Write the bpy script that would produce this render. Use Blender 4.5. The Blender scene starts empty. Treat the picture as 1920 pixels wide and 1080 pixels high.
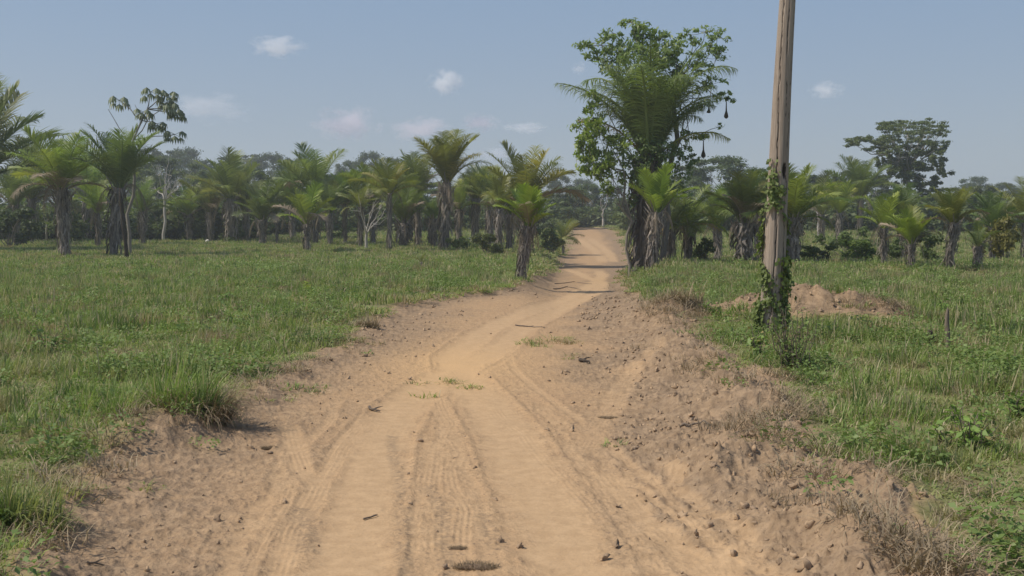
import bpy, math, random
import numpy as np
from mathutils import Vector, Matrix, Euler

random.seed(7)
R = math.radians
SC = bpy.context.scene
COL = SC.collection

# ------------------------------------------------------------------ camera, sky, sun, exposure
F = 2059.0                    # focal length in photo pixels (1920 wide)
HC = 1.7                      # eye height
PITCH = math.atan(135 / F)    # looking slightly down
cam = bpy.data.cameras.new("camera"); camo = bpy.data.objects.new("camera", cam); COL.objects.link(camo)
cam.lens = F / 1920 * 36; cam.sensor_width = 36; cam.clip_start = 0.1; cam.clip_end = 12000
camo.location = (0, 0, HC); camo.rotation_euler = (math.pi / 2 - PITCH, 0, 0)
SC.camera = camo

SUN_DIR = Vector((-0.72, -0.10, 0.97)).normalized()
w = bpy.data.worlds.new("World"); SC.world = w; w.use_nodes = True
nt = w.node_tree; bg = nt.nodes["Background"]
sky = nt.nodes.new("ShaderNodeTexSky"); sky.sky_type = 'NISHITA'; sky.sun_disc = False
sky.sun_elevation = math.asin(SUN_DIR.z); sky.sun_rotation = math.atan2(SUN_DIR.x, SUN_DIR.y)
sky.air_density = 1.0; sky.dust_density = 1.0; sky.ozone_density = 1.5; sky.altitude = 100
# hazy tropical air: low in the sky the blue is muted and even
SKY_K = 0.13
tc = nt.nodes.new("ShaderNodeTexCoord"); sx = nt.nodes.new("ShaderNodeSeparateXYZ"); nt.links.new(tc.outputs["Generated"], sx.inputs[0])
def _mr(a, b, c=0, d=1):
    m = nt.nodes.new("ShaderNodeMapRange"); m.interpolation_type = 'SMOOTHSTEP'; nt.links.new(sx.outputs[2], m.inputs[0])
    for i, v in enumerate((a, b, c, d)): m.inputs[i + 1].default_value = v
    return m.outputs[0]
def _mx(f, a, b):
    m = nt.nodes.new("ShaderNodeMix"); m.data_type = 'RGBA'; nt.links.new(f, m.inputs[0])
    for i, v in ((6, a), (7, b)):
        if isinstance(v, tuple): m.inputs[i].default_value = (*[q / SKY_K for q in v], 1)
        else: nt.links.new(v, m.inputs[i])
    return m.outputs[2]
low = _mx(_mr(-.01, .24), (.350, .405, .485), (.250, .352, .505))
nt.links.new(_mx(_mr(.20, .60, .85, 0), sky.outputs[0], low), bg.inputs[0]); bg.inputs[1].default_value = SKY_K

sl = bpy.data.lights.new("sun", 'SUN'); so = bpy.data.objects.new("sun", sl); COL.objects.link(so)
sl.energy = 3.6; sl.angle = R(0.6); sl.color = (1.0, 0.92, 0.79)
so.rotation_euler = SUN_DIR.to_track_quat('Z', 'Y').to_euler(); so.location = (0, 0, 60)

SC.view_settings.view_transform = 'Standard'; SC.view_settings.look = 'None'
SC.view_settings.exposure = 0.0; SC.view_settings.gamma = 1.0
SC.render.engine = 'CYCLES'
SC.cycles.use_denoising = True
SC.cycles.max_bounces = 10; SC.cycles.diffuse_bounces = 5; SC.cycles.transmission_bounces = 4
SC.cycles.glossy_bounces = 2; SC.cycles.volume_bounces = 8; SC.cycles.transparent_max_bounces = 8

# ------------------------------------------------------------------ noise (numpy)
def _hash(ix, iy, seed):
    n = (ix.astype(np.int64) * 374761393 + iy.astype(np.int64) * 668265263 + seed * 982451653) & 0xffffffff
    n = ((n ^ (n >> 13)) * 1274126177) & 0xffffffff
    n = (n ^ (n >> 16)) & 0xffffffff
    return n.astype(np.float64) / 4294967295.0
def noise(x, y, seed=0):
    """smooth gradient noise, about -1..1"""
    x = np.asarray(x, float); y = np.asarray(y, float)
    ix = np.floor(x); iy = np.floor(y); fx = x - ix; fy = y - iy
    u = fx * fx * fx * (fx * (fx * 6 - 15) + 10); v = fy * fy * fy * (fy * (fy * 6 - 15) + 10)
    def g(dx, dy):
        a = _hash(ix + dx, iy + dy, seed) * 2 * np.pi
        return np.cos(a) * (fx - dx) + np.sin(a) * (fy - dy)
    return 1.5 * ((g(0, 0) * (1 - u) + g(1, 0) * u) * (1 - v) + (g(0, 1) * (1 - u) + g(1, 1) * u) * v)
def fbm(x, y, s, oct=3, seed=0):
    r = 0; a = 1.0; f = 1.0 / s; t = 0
    for o in range(oct):
        r = r + a * noise(x * f + 17.3 * o, y * f - 9.1 * o, seed + o); t += a; a *= .5; f *= 2.03
    return r / t
def sstep(a, b, x):
    t = np.clip((x - a) / (b - a), 0, 1); return t * t * (3 - 2 * t)

# ------------------------------------------------------------------ terrain
def macro(x, y):
    """large shape of the land"""
    x = np.asarray(x, float); y = np.asarray(y, float)
    px = x / np.maximum(y, 4.0) * F                          # bearing
    left = np.interp(y, [0, 30, 55, 90, 140, 250, 600], [0, 0, -.15, -.3, -.55, -.4, 0])
    midl = np.interp(y, [0, 30, 55, 75, 95, 135, 250, 600], [0, 0, -.2, -.2, .1, 1.0, 1.0, 0])
    road = np.interp(y, [0, 18, 30, 46, 62, 76, 92, 112, 128, 170, 600], [0, 0, -.25, -.75, -.95, -.85, -.45, .30, .45, -.5, 0])
    right = np.interp(y, [0, 30, 40, 48, 58, 80, 110, 150, 600], [0, .02, .02, -.5, -.55, -.2, .45, .5, 0])
    knots = [-1500, -520, -300, 10, 90, 200, 330, 470, 1500]
    ls = [left, left, midl, midl, road, road, right, right, right]
    z = np.zeros_like(px)
    pc = np.clip(px, -1499, 1499)
    for i in range(len(knots) - 1):
        a, b = knots[i], knots[i + 1]
        m = (pc >= a) & (pc < b)
        t = np.clip((pc - a) / (b - a), 0, 1); t = t * t * (3 - 2 * t)
        z = np.where(m, ls[i] * (1 - t) + ls[i + 1] * t, z)
    return np.where(y > 2, z, 0.0)

def ray(px, py):
    d = Vector(((px - 960) / F, -(py - 540) / F, -1.0))
    return Matrix.Rotation(math.pi / 2 - PITCH, 3, 'X') @ d
def at(px, py):
    """ground point seen at a photo pixel"""
    d = ray(px, py); t = 3.0; 
    prev = t
    while t < 400:
        p = d * t
        if HC + p.z <= float(macro(p.x, p.y)): break
        prev = t; t *= 1.01
    lo, hi = prev, t
    for _ in range(20):
        m = (lo + hi) / 2; p = d * m
        if HC + p.z <= float(macro(p.x, p.y)): hi = m
        else: lo = m
    p = d * hi
    return Vector((p.x, p.y, HC + p.z))
def at_depth(px, py, Y):
    d = ray(px, py); d = d * (Y / d.y)
    return Vector((d.x, d.y, HC + d.z))

ROAD_L = [(-330, 1400), (60, 1080), (115, 920), (215, 845), (400, 760), (440, 725), (530, 690), (620, 650), (680, 609), (730, 572), (800, 553), (935, 541), (988, 517), (1038, 489), (1054, 470), (1058, 450), (1066, 433)]
ROAD_R = [(2250, 1400), (1800, 1080), (1700, 965), (1650, 900), (1500, 838), (1525, 775), (1430, 712), (1345, 665), (1310, 615), (1245, 575), (1195, 548), (1182, 517), (1190, 490), (1184, 466), (1160, 434)]
def poly(pts):
    q = [at(*p) for p in pts]
    ys = np.array([p.y for p in q]); xs = np.array([p.x for p in q])
    ys = np.maximum.accumulate(ys + np.arange(len(ys)) * 1e-4)
    return ys, xs
YL, XL = poly(ROAD_L); YR, XR = poly(ROAD_R)
def edges(x, y):
    n = fbm(x, y, 2.6, 2, 3) * 0.28 + fbm(x, y, 0.9, 3, 5) * 0.26 + fbm(x, y, 0.25, 2, 9) * 0.12
    xl = np.interp(y, YL, XL); xr = np.interp(y, YR, XR)
    end = sstep(128, 150, y)
    return x - xl + n * 1.2 - end * 6, xr - x + n - end * 6        # inside distance from left / right edge

TRACKS = [  # photo polyline near to far, half width (m), paleness, rut depth, tread
    ([(610, 1250), (645, 1080), (668, 960), (690, 880), (715, 800), (760, 735), (830, 690), (915, 650), (985, 600), (1060, 565), (1120, 540), (1128, 524), (1085, 508), (1050, 498)], .23, 1.0, .020, 0),
    ([(1180, 1250), (1095, 1080), (1040, 960), (985, 850), (950, 790), (905, 735), (868, 690), (850, 655), (905, 612), (985, 575), (1075, 548), (1110, 528), (1130, 512), (1120, 500)], .25, 1.0, .020, 0),
    ([(1450, 1180), (1350, 1080), (1250, 985), (1165, 900), (1115, 850)], .10, .75, .016, 2),
    ([(1290, 1180), (1245, 1080), (1190, 985), (1130, 890), (1080, 830)], .07, .45, .012, 2),
    ([(1366, 1100), (1362, 1005)], .075, .85, .012, 1),
    ([(490, 1150), (512, 1080), (548, 960), (592, 890), (650, 805), (700, 750)], .09, .7, .014, 1),
    ([(603, 895), (566, 855), (540, 775)], .08, .75, .012, 1),
    ([(800, 1080), (800, 960), (805, 880), (820, 800)], .10, .45, .010, 1),
    ([(900, 905), (930, 960), (960, 1040)], .05, .6, .010, 1),
    ([(1132, 487), (1118, 470), (1098, 455), (1082, 442)], .35, .9, .05, 0),
    ([(1150, 487), (1142, 472), (1120, 455), (1100, 442)], .35, .8, .05, 0),
    ([(1240, 640), (1180, 690), (1130, 760), (1090, 830)][::-1], .12, .35, .012, 1),
]
DARKS = [([(765, 1150), (760, 1000), (757, 900), (742, 830), (740, 790)], .05),
         ([(850, 1150), (836, 1000), (826, 930), (806, 880)], .05),
         ([(935, 1000), (905, 930)], .05),
         ([(580, 1000), (575, 950), (560, 920)], .09),
         ([(1010, 640), (1060, 640), (1100, 660), (1090, 700)][::-1], .25)]
TR = [(poly(p), hw, pale, dep, tr) for p, hw, pale, dep, tr in TRACKS]
_r = np.random.RandomState(12)
for (base_, offs) in ((0, (-.62, -.48, -.33, .30, .42, .55)), (1, (-.55, -.42, -.30, .31, .45, .62, .78)), (2, (-.3, .22, .36))):
    (ys_, xs_), *_q = TR[base_]
    for o_ in offs:
        yy = np.linspace(ys_[0] + .3, min(ys_[-1], ys_[0] + 4 + 9 * _r.rand()), 14)
        TR.append(((yy, np.interp(yy, ys_, xs_) + o_ + .16 * (yy - 6) * _r.randn() * .25 + .03 * _r.randn(14)), .035 + .05 * _r.rand(), .25 + .35 * _r.rand(), .007, int(_r.rand() < .5)))
DK = [(poly(sorted(p, key=lambda q: -q[1])), hw) for p, hw in DARKS]
ORANGE = at(850, 668); PATCH = [(at(1030, 628), .55, .8), (at(1060, 655), .25, .5), (at(1170, 825), .28, .3), (at(560, 720), .35, .9), (at(820, 710), .45, .25)]
BANK = at(335, 800); BANK2 = at(255, 822); MOUND = at(1560, 597); MOUND2 = at(1262, 600)

def surface(x, y):
    """height and masks of the ground: returns dict of arrays"""
    x = np.asarray(x, float); y = np.asarray(y, float)
    dl, dr = edges(x, y)
    din = np.minimum(dl, dr)
    near = sstep(60, 20, y)
    road = sstep(-.10, .12, din)
    z = macro(x, y) + fbm(x, y, 7, 3, 21) * .07 * (1 - road) + fbm(x, y, 1.6, 2, 23) * .035 * (1 - road * .5)
    z = z - .10 * sstep(-.1, .6, din)
    # left bank lip and crumbled edge
    z = z + np.exp(-((dl - .05) / .16) ** 2) * (.01 + .16 * np.clip(fbm(x, y, .8, 2, 31), 0, 1)) * sstep(16, 7, y)
    # right berm of pushed-up earth
    bm = np.clip(.75 + 1.1 * fbm(x, y, 1.1, 3, 33), .1, 1.7)
    z = z + np.exp(-((dr - .45) / .38) ** 2) * .22 * bm * sstep(32, 14, y)
    z = z + np.exp(-((dr - .95) / .35) ** 2) * .07 * bm * sstep(26, 12, y)
    pale = np.zeros_like(x); dep = np.zeros_like(x); shoulder = np.zeros_like(x); tread = np.zeros_like(x)
    wob = fbm(x, y, 1.8, 2, 41) * .025
    for (ys, xs), hw, pl, dp, tr in TR:
        m = (y > ys[0] - .05) & (y < ys[-1] + .05)
        if not m.any(): continue
        slope = np.gradient(xs, ys)
        sl_ = np.interp(y, ys, slope)
        u = (x - np.interp(y, ys, xs)) / np.sqrt(1 + sl_ ** 2) + wob
        a = np.abs(u)
        k = sstep(hw * 1.45, hw * .45, a + .5 * hw * fbm(x, y, .3, 2, 79)) * m * sstep(ys[0] - .05, ys[0] + .15, y) * sstep(ys[-1] + .05, ys[-1] - (ys[-1] - ys[0]) * .12, y)
        pale = np.maximum(pale, k * pl)
        dep = np.maximum(dep, k * dp * .6)
        shoulder = np.maximum(shoulder, np.exp(-((a - hw * 1.3) / .035) ** 2) * m * pl * .010)
        if tr:
            t = .5 + .5 * np.sin(u * 2 * np.pi / .036)
            if tr == 2: t = .5 * t + .5 * (.5 + .5 * np.sin((y + np.abs(u) * .8) * 2 * np.pi / .06))
            tread = np.maximum(tread, k * t * (y < 14))
        else:
            tread = np.maximum(tread, .35 * k * (.5 + .5 * np.sin(u * 2 * np.pi / .052 + 3 * wob / .025)) * sstep(-.2, .4, fbm(x, y * .25, .5, 2, 71)) * (y < 16))
    dark = np.zeros_like(x)
    for (ys, xs), hw in DK:
        m = (y > ys[0]) & (y < ys[-1])
        u = np.abs(x - np.interp(y, ys, xs) + wob * 1.3)
        dark = np.maximum(dark, sstep(hw * 1.5, hw * .3, u) * m)
    brown = np.maximum(sstep(1.9, .3, dl + fbm(x, y, 1.2, 2, 51) * .6) * .9, sstep(2.2, .9, dr + fbm(x, y, 1.2, 2, 53) * .7) * 1.15)
    brown = np.clip(brown * (1 - .9 * pale), 0, 1)
    rough = np.clip((.50 + .75 * brown + .5 * dark + .7 * sstep(1.7, .8, dr)) * (1 - .80 * pale), .08, 1.9) * road + .35 * (1 - road)
    nr = sstep(45, 12, y)
    c1 = fbm(x, y, .16, 3, 61); c2 = fbm(x, y, .055, 2, 67); cl = np.clip(c2 - .25, 0, 1)
    z = z + rough * nr * (.019 * c1 + .009 * c2 + .026 * cl) - dep * near + shoulder * near * (1 - pale) + .0035 * tread * np.clip(.55 + 1.1 * fbm(x, y, .45, 2, 77), 0, 1)
    z = z + road * nr * fbm(x * 1.0, y, .5, 2, 73) * .012
    z = z + sstep(1.5, .7, dr) * sstep(-.1, .2, dr) * sstep(26, 14, y) * (.05 * fbm(x, y, .38, 2, 75) + .05 * np.clip(fbm(x, y, .14, 2, 76), 0, 1))
    # heaps of earth by the pole
    def heap(c, rx, ry, h):
        d2 = ((x - c.x) / rx) ** 2 + ((y - c.y) / ry) ** 2
        return np.exp(-d2 * 1.3) * h * (1 + .5 * fbm(x, y, .35, 3, 81))
    h1 = heap(MOUND + Vector((.05, .2, 0)), 1.35, .85, .46); h2 = heap(MOUND - Vector((1.35, -.1, 0)), 0.95, .65, .24); h3 = heap(MOUND2, .9, .9, .18)
    z = z + h1 + h2 + h3 + heap(BANK, .55, .35, .16) + heap(BANK2, .45, .3, .10)
    earth = np.clip(sstep(.07, .17, h1 + h2 + fbm(x, y, .3, 2, 83) * .04) + sstep(.05, .14, h3), 0, 1)
    orange = np.exp(-((x - ORANGE.x) / .9) ** 2 - ((y - ORANGE.y) / 2.2) ** 2)
    tuft = np.zeros_like(x)
    for c, r_, k in PATCH:
        d = np.hypot((x - c.x) / r_, (y - c.y) / (r_ * 1.6)) + fbm(x, y, .25, 2, 91) * .5
        tuft = np.maximum(tuft, k * sstep(1.0, .4, d))
    return dict(z=z, road=np.maximum(road, earth), pale=pale, brown=np.maximum(brown * road, earth * .9), dark=dark * road, orange=orange * road,
                earth=earth, din=din, dl=dl, dr=dr, tuft=tuft)
def gz(x, y):
    return float(surface(np.array([x]), np.array([y]))['z'][0])

# ------------------------------------------------------------------ mesh helpers
def mesh_np(name, verts, faces, attrs=None, smooth=False):
    """faces: (n,k) int array or list of such arrays"""
    me = bpy.data.meshes.new(name)
    fl = faces if isinstance(faces, list) else [faces]
    fl = [np.asarray(f, np.int32) for f in fl if len(f)]
    loops = np.concatenate([f.ravel() for f in fl]); tot = np.concatenate([np.full(len(f), f.shape[1], np.int32) for f in fl])
    st = np.concatenate([[0], np.cumsum(tot)[:-1]]).astype(np.int32)
    me.vertices.add(len(verts)); me.vertices.foreach_set("co", np.asarray(verts, np.float32).ravel())
    me.loops.add(len(loops)); me.loops.foreach_set("vertex_index", loops)
    me.polygons.add(len(tot)); me.polygons.foreach_set("loop_start", st); me.polygons.foreach_set("loop_total", tot)
    if smooth: me.polygons.foreach_set("use_smooth", np.ones(len(tot), bool))
    me.update(calc_edges=True)
    for k, v in (attrs or {}).items():
        a = me.attributes.new(k, 'FLOAT', 'POINT'); a.data.foreach_set("value", np.asarray(v, np.float32))
    me.validate()
    return me

class MB:
    """collects pieces into one mesh, with a per-vertex 'tint' (a piece's own shade of its material)"""
    def __init__(s): s.v = []; s.f3 = []; s.f4 = []; s.t = []; s.n = 0
    def add(s, v, f, tint=0.5):
        v = np.asarray(v, float).reshape(-1, 3); f = np.asarray(f, int)
        s.v.append(v); s.t.append(np.broadcast_to(np.asarray(tint, float), (len(v),)))
        (s.f3 if f.shape[1] == 3 else s.f4).append(f + s.n); s.n += len(v)
    def tube(s, pts, rad, sides=7, tint=0.5, cap=True, lump=0.0, seed=0):
        pts = np.asarray(pts, float); n = len(pts); rad = np.broadcast_to(np.asarray(rad, float), (n,))
        tg = np.gradient(pts, axis=0); tg /= np.linalg.norm(tg, axis=1)[:, None] + 1e-9
        ref = np.array([0.0, 1, 0]) if abs(tg[0][1]) < .9 else np.array([1.0, 0, 0])
        rs = np.random.RandomState(seed)
        V = []
        for i in range(n):
            a = np.cross(tg[i], ref); a /= np.linalg.norm(a) + 1e-9; b = np.cross(tg[i], a); ref = np.cross(a, tg[i])
            th = np.arange(sides) * 2 * np.pi / sides
            rr = rad[i] * (1 + lump * (rs.rand(sides) - .5))
            V.append(pts[i] + np.outer(np.cos(th) * rr, a) + np.outer(np.sin(th) * rr, b))
        V = np.concatenate(V)
        i = np.arange(n - 1)[:, None] * sides; j = np.arange(sides)[None]; j2 = (j + 1) % sides
        Q = np.stack([i + j, i + j2, i + sides + j2, i + sides + j], -1).reshape(-1, 4)
        s.add(V, Q, tint)
        if cap:
            b0 = s.n - len(V)
            for base, p, fl in ((0, pts[0], 1), ((n - 1) * sides, pts[-1], 0)):
                k = s.n; s.v.append(np.array([p])); s.t.append(np.array([tint if np.isscalar(tint) else 0.5])); s.n += 1
                jj = np.arange(sides); T = np.stack([b0 + base + jj, b0 + base + (jj + 1) % sides, np.full(sides, k)], -1)
                s.f3.append(T[:, ::-1] if fl else T)
    def mesh(s, name, smooth=False):
        return mesh_np(name, np.concatenate(s.v), [np.concatenate(f) for f in (s.f3, s.f4) if f], {'tint': np.concatenate(s.t)}, smooth)

def link(name, me, mat, parent=None, loc=(0, 0, 0), rot=(0, 0, 0), scl=(1, 1, 1)):
    o = bpy.data.objects.new(name, me)
    if mat is not None and not me.materials: me.materials.append(mat)
    COL.objects.link(o); o.location = loc; o.rotation_euler = rot
    o.scale = scl if not np.isscalar(scl) else (scl,) * 3
    if parent: o.parent = parent
    return o
def tag(o, label, cat, group=None, kind=None):
    o['label'] = label
    if cat: o['category'] = cat
    if group: o['group'] = group
    if kind: o['kind'] = kind
    return o
def thing(name, label, cat, loc, group=None):
    o = bpy.data.objects.new(name, None); o.empty_display_size = .2; COL.objects.link(o); o.location = loc
    return tag(o, label, cat, group)

# ------------------------------------------------------------------ materials
class NT:
    def __init__(s, m): s.t = m.node_tree; s.t.nodes.clear(); s.out = s.n("ShaderNodeOutputMaterial")
    def n(s, t, **k):
        x = s.t.nodes.new(t)
        for a, b in k.items(): setattr(x, a, b)
        return x
    def l(s, a, b): s.t.links.new(a, b)
    def attr(s, name): return s.n("ShaderNodeAttribute", attribute_name=name).outputs["Fac"]
    def noise(s, scale, detail=3, rough=.55, vec=None, dist=0):
        x = s.n("ShaderNodeTexNoise"); x.inputs["Scale"].default_value = scale; x.inputs["Detail"].default_value = detail
        x.inputs["Roughness"].default_value = rough; x.inputs["Distortion"].default_value = dist
        if vec is not None: s.l(vec, x.inputs["Vector"])
        return x.outputs["Fac"]
    def pos(s, scale=None):
        g = s.n("ShaderNodeNewGeometry").outputs["Position"]
        if scale is None: return g
        m = s.n("ShaderNodeMapping"); m.inputs["Scale"].default_value = scale; s.l(g, m.inputs["Vector"]); return m.outputs[0]
    def math(s, op, a, b=None, c=None, clamp=False):
        x = s.n("ShaderNodeMath", operation=op, use_clamp=clamp)
        for i, v in enumerate((a, b, c)):
            if v is None: continue
            if isinstance(v, (int, float)): x.inputs[i].default_value = v
            else: s.l(v, x.inputs[i])
        return x.outputs[0]
    def ramp(s, f, a, b): 
        x = s.n("ShaderNodeMapRange"); x.interpolation_type = 'SMOOTHSTEP'; s.l(f, x.inputs[0]); x.inputs[1].default_value = a; x.inputs[2].default_value = b
        return x.outputs[0]
    def mix(s, f, a, b, mode='MIX'):
        x = s.n("ShaderNodeMix", data_type='RGBA', blend_type=mode)
        for i, v in ((0, f), (6, a), (7, b)):
            if isinstance(v, (int, float)): x.inputs[i].default_value = v
            elif isinstance(v, tuple): x.inputs[i].default_value = (*v, 1)
            else: s.l(v, x.inputs[i])
        return x.outputs[2]
def newmat(name):
    m = bpy.data.materials.new(name); m.use_nodes = True; return m, NT(m)

def leaf_mat(name, c1, c2, dry=None, dry_from=.8, transl=.35, gloss=.06, posn=None, rnd=.5, objcol=True):
    """leaf: shade by each piece's tint, each object's random number, the object's own colour and (optionally) a slow patchiness of the place"""
    m, t = newmat(name)
    tint = t.attr('tint'); oi = t.n("ShaderNodeObjectInfo")
    f = t.math('ADD', t.math('MULTIPLY', tint, 1 - rnd), t.math('MULTIPLY', oi.outputs["Random"], rnd))
    c = t.mix(f, c1, c2)
    if posn:
        c = t.mix(t.ramp(t.noise(posn[0], 3, .6, t.pos()), posn[2], posn[3]), c, posn[1])
        if len(posn) > 4:
            for sc_, col_, a_, b_ in posn[4]: c = t.mix(t.ramp(t.noise(sc_, 2, .5, t.pos((1, 1, .2))), a_, b_), c, col_)
    if dry: c = t.mix(t.ramp(tint, dry_from, dry_from + .08), c, dry)
    if objcol: c = t.mix(1.0, c, oi.outputs["Color"], 'MULTIPLY')
    d = t.n("ShaderNodeBsdfDiffuse"); tr = t.n("ShaderNodeBsdfTranslucent"); t.l(c, d.inputs[0])
    tc = t.mix(1.0, c, (1.08, 1.18, .75), 'MULTIPLY'); t.l(tc, tr.inputs[0])
    mx = t.n("ShaderNodeMixShader"); mx.inputs[0].default_value = transl; t.l(d.outputs[0], mx.inputs[1]); t.l(tr.outputs[0], mx.inputs[2])
    g = t.n("ShaderNodeBsdfGlossy"); g.inputs["Roughness"].default_value = .55; g.inputs[0].default_value = (1, 1, 1, 1)
    m2 = t.n("ShaderNodeMixShader"); m2.inputs[0].default_value = gloss * .4; t.l(mx.outputs[0], m2.inputs[1]); t.l(g.outputs[0], m2.inputs[2])
    t.l(m2.outputs[0], t.out.inputs[0])
    return m
def bark_mat(name, c1, c2, scale=(6, 6, 1.2), bump=.5, posk=1.0):
    m, t = newmat(name)
    co = t.n("ShaderNodeTexCoord").outputs["Object"]; mp = t.n("ShaderNodeMapping"); mp.inputs["Scale"].default_value = scale; t.l(co, mp.inputs[0])
    n = t.noise(2.0, 5, .65, mp.outputs[0]); tint = t.attr('tint')
    f = t.math('ADD', t.math('MULTIPLY', t.ramp(n, .3, .7), .55), t.math('MULTIPLY', tint, .45))
    c = t.mix(f, c1, c2)
    c = t.mix(t.math('MULTIPLY', tint, -1.0, clamp=True), c, (.045, .035, .028))
    c = t.mix(1.0, c, t.n("ShaderNodeObjectInfo").outputs["Color"], 'MULTIPLY')
    p = t.n("ShaderNodeBsdfPrincipled"); t.l(c, p.inputs["Base Color"]); p.inputs["Roughness"].default_value = .9; p.inputs["Specular IOR Level"].default_value = .15
    b = t.n("ShaderNodeBump"); b.inputs["Strength"].default_value = bump; b.inputs["Distance"].default_value = .03; t.l(n, b.inputs["Height"]); t.l(b.outputs[0], p.inputs["Normal"])
    t.l(p.outputs[0], t.out.inputs[0]); return m

M = {}
M['palm'] = leaf_mat("palm_leaf", (.125, .180, .050), (.225, .285, .085), transl=.40, gloss=.09)
M['dead'] = leaf_mat("dead_leaf", (.18, .145, .11), (.36, .29, .21), transl=.15, gloss=.02)
M['tree'] = leaf_mat("tree_leaf", (.085, .115, .040), (.145, .180, .064), transl=.34, gloss=.05)
M['fresh'] = leaf_mat("fresh_leaf", (.17, .25, .045), (.30, .38, .075), transl=.45, gloss=.08)
M['host'] = leaf_mat("host_leaf", (.165, .235, .065), (.28, .355, .115), transl=.44, gloss=.08)
M['cecropia'] = leaf_mat("umbrella_leaf", (.10, .135, .06), (.22, .255, .14), transl=.25, gloss=.10)
M['vine'] = leaf_mat("vine_leaf", (.11, .16, .035), (.26, .30, .085), transl=.35, gloss=.05)
M['grass'] = leaf_mat("grass_blade", (.20, .285, .064), (.335, .415, .122), dry=(.50, .42, .26), dry_from=.80, transl=.36, gloss=.05,
                      posn=(.55, (.32, .315, .135), .48, .70, [(4.2, (.105, .165, .045), .55, .66), (1.5, (.115, .175, .045), .50, .66), (.9, (.33, .25, .145), .53, .68), (2.7, (.33, .40, .10), .60, .72)]), rnd=.4, objcol=False)
M['straw'] = leaf_mat("straw", (.22, .165, .11), (.44, .35, .23), transl=.15, gloss=.02, objcol=False)
M['weed'] = leaf_mat("weed_leaf", (.13, .20, .055), (.25, .33, .095), dry=(.3, .23, .11), dry_from=.93, transl=.3, gloss=.06)
M['palmtrunk'] = bark_mat("palm_trunk", (.060, .050, .043), (.42, .365, .31), (8, 8, 1.0))
M['bark'] = bark_mat("bark", (.14, .12, .10), (.33, .295, .25))
M['palebark'] = bark_mat("pale_bark", (.28, .255, .22), (.50, .46, .41))
M['pole'] = bark_mat("pole_wood", (.22, .175, .14), (.50, .41, .325), (26, 26, .9), .7)
M['nest'] = bark_mat("nest_fibre", (.04, .03, .025), (.12, .09, .065), (20, 20, 3))
M['stick'] = bark_mat("dead_wood", (.09, .072, .06), (.27, .215, .165), (20, 20, 4))
M['oldstraw'] = leaf_mat("old_straw", (.13, .10, .065), (.33, .25, .16), transl=.1, gloss=.02, objcol=False)
M['stone'] = bark_mat("pale_stone", (.6, .58, .55), (.8, .78, .75), (5, 5, 5))

def ground_mat():
    m, t = newmat("ground")
    P = t.pos()
    n1 = t.noise(1.3, 4, .6, P); n2 = t.noise(9, 4, .65, P); n3 = t.noise(60, 3, .7, P); n4 = t.noise(28, 2, .6, P)
    sand = t.mix(t.ramp(n2, .3, .7), (.455, .302, .168), (.535, .362, .205))
    soil = t.mix(t.ramp(n2, .3, .7), (.385, .252, .140), (.495, .330, .186))
    c = t.mix(t.ramp(n1, .35, .7), soil, (.43, .280, .157))
    brown = t.mix(t.ramp(n2, .3, .7), (.20, .142, .092), (.35, .25, .16))
    c = t.mix(t.math('MULTIPLY', t.attr('brown'), t.math('ADD', .55, t.math('MULTIPLY', n1, .6)), clamp=True), c, brown)
    c = t.mix(t.attr('pale'), c, sand)
    c = t.mix(t.math('MULTIPLY', t.attr('orange'), .7, clamp=True), c, (.60, .385, .19))
    c = t.mix(t.math('MULTIPLY', t.attr('dark'), t.math('MULTIPLY', t.ramp(n4, .25, .7), .65), clamp=True), c, (.25, .18, .115))
    sp = t.math('MULTIPLY', t.ramp(n4, .60, .70), t.math('SUBTRACT', 1.0, t.math('MULTIPLY', t.attr('pale'), .9)))
    c = t.mix(t.math('MULTIPLY', sp, .7), c, (.17, .12, .085))
    c = t.mix(t.math('MULTIPLY', t.ramp(n3, .5, .75), .35), c, (.25, .17, .11))
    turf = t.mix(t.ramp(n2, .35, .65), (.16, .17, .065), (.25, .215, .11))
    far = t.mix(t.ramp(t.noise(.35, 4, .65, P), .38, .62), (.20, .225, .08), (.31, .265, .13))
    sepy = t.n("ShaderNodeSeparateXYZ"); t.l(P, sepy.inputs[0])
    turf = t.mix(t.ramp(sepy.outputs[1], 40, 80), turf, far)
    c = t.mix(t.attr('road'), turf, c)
    p = t.n("ShaderNodeBsdfPrincipled"); t.l(c, p.inputs["Base Color"]); p.inputs["Roughness"].default_value = .95; p.inputs["Specular IOR Level"].default_value = .1
    h = t.math('ADD', t.math('MULTIPLY', n2, .5), t.math('ADD', t.math('MULTIPLY', n4, .45), t.math('MULTIPLY', n3, .25)))
    k = t.math('SUBTRACT', 1.0, t.math('MULTIPLY', t.attr('pale'), .72))
    b = t.n("ShaderNodeBump"); b.inputs["Distance"].default_value = .035; t.l(t.math('MULTIPLY', k, .75), b.inputs["Strength"]); t.l(h, b.inputs["Height"]); t.l(b.outputs[0], p.inputs["Normal"])
    t.l(p.outputs[0], t.out.inputs[0]); return m

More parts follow.
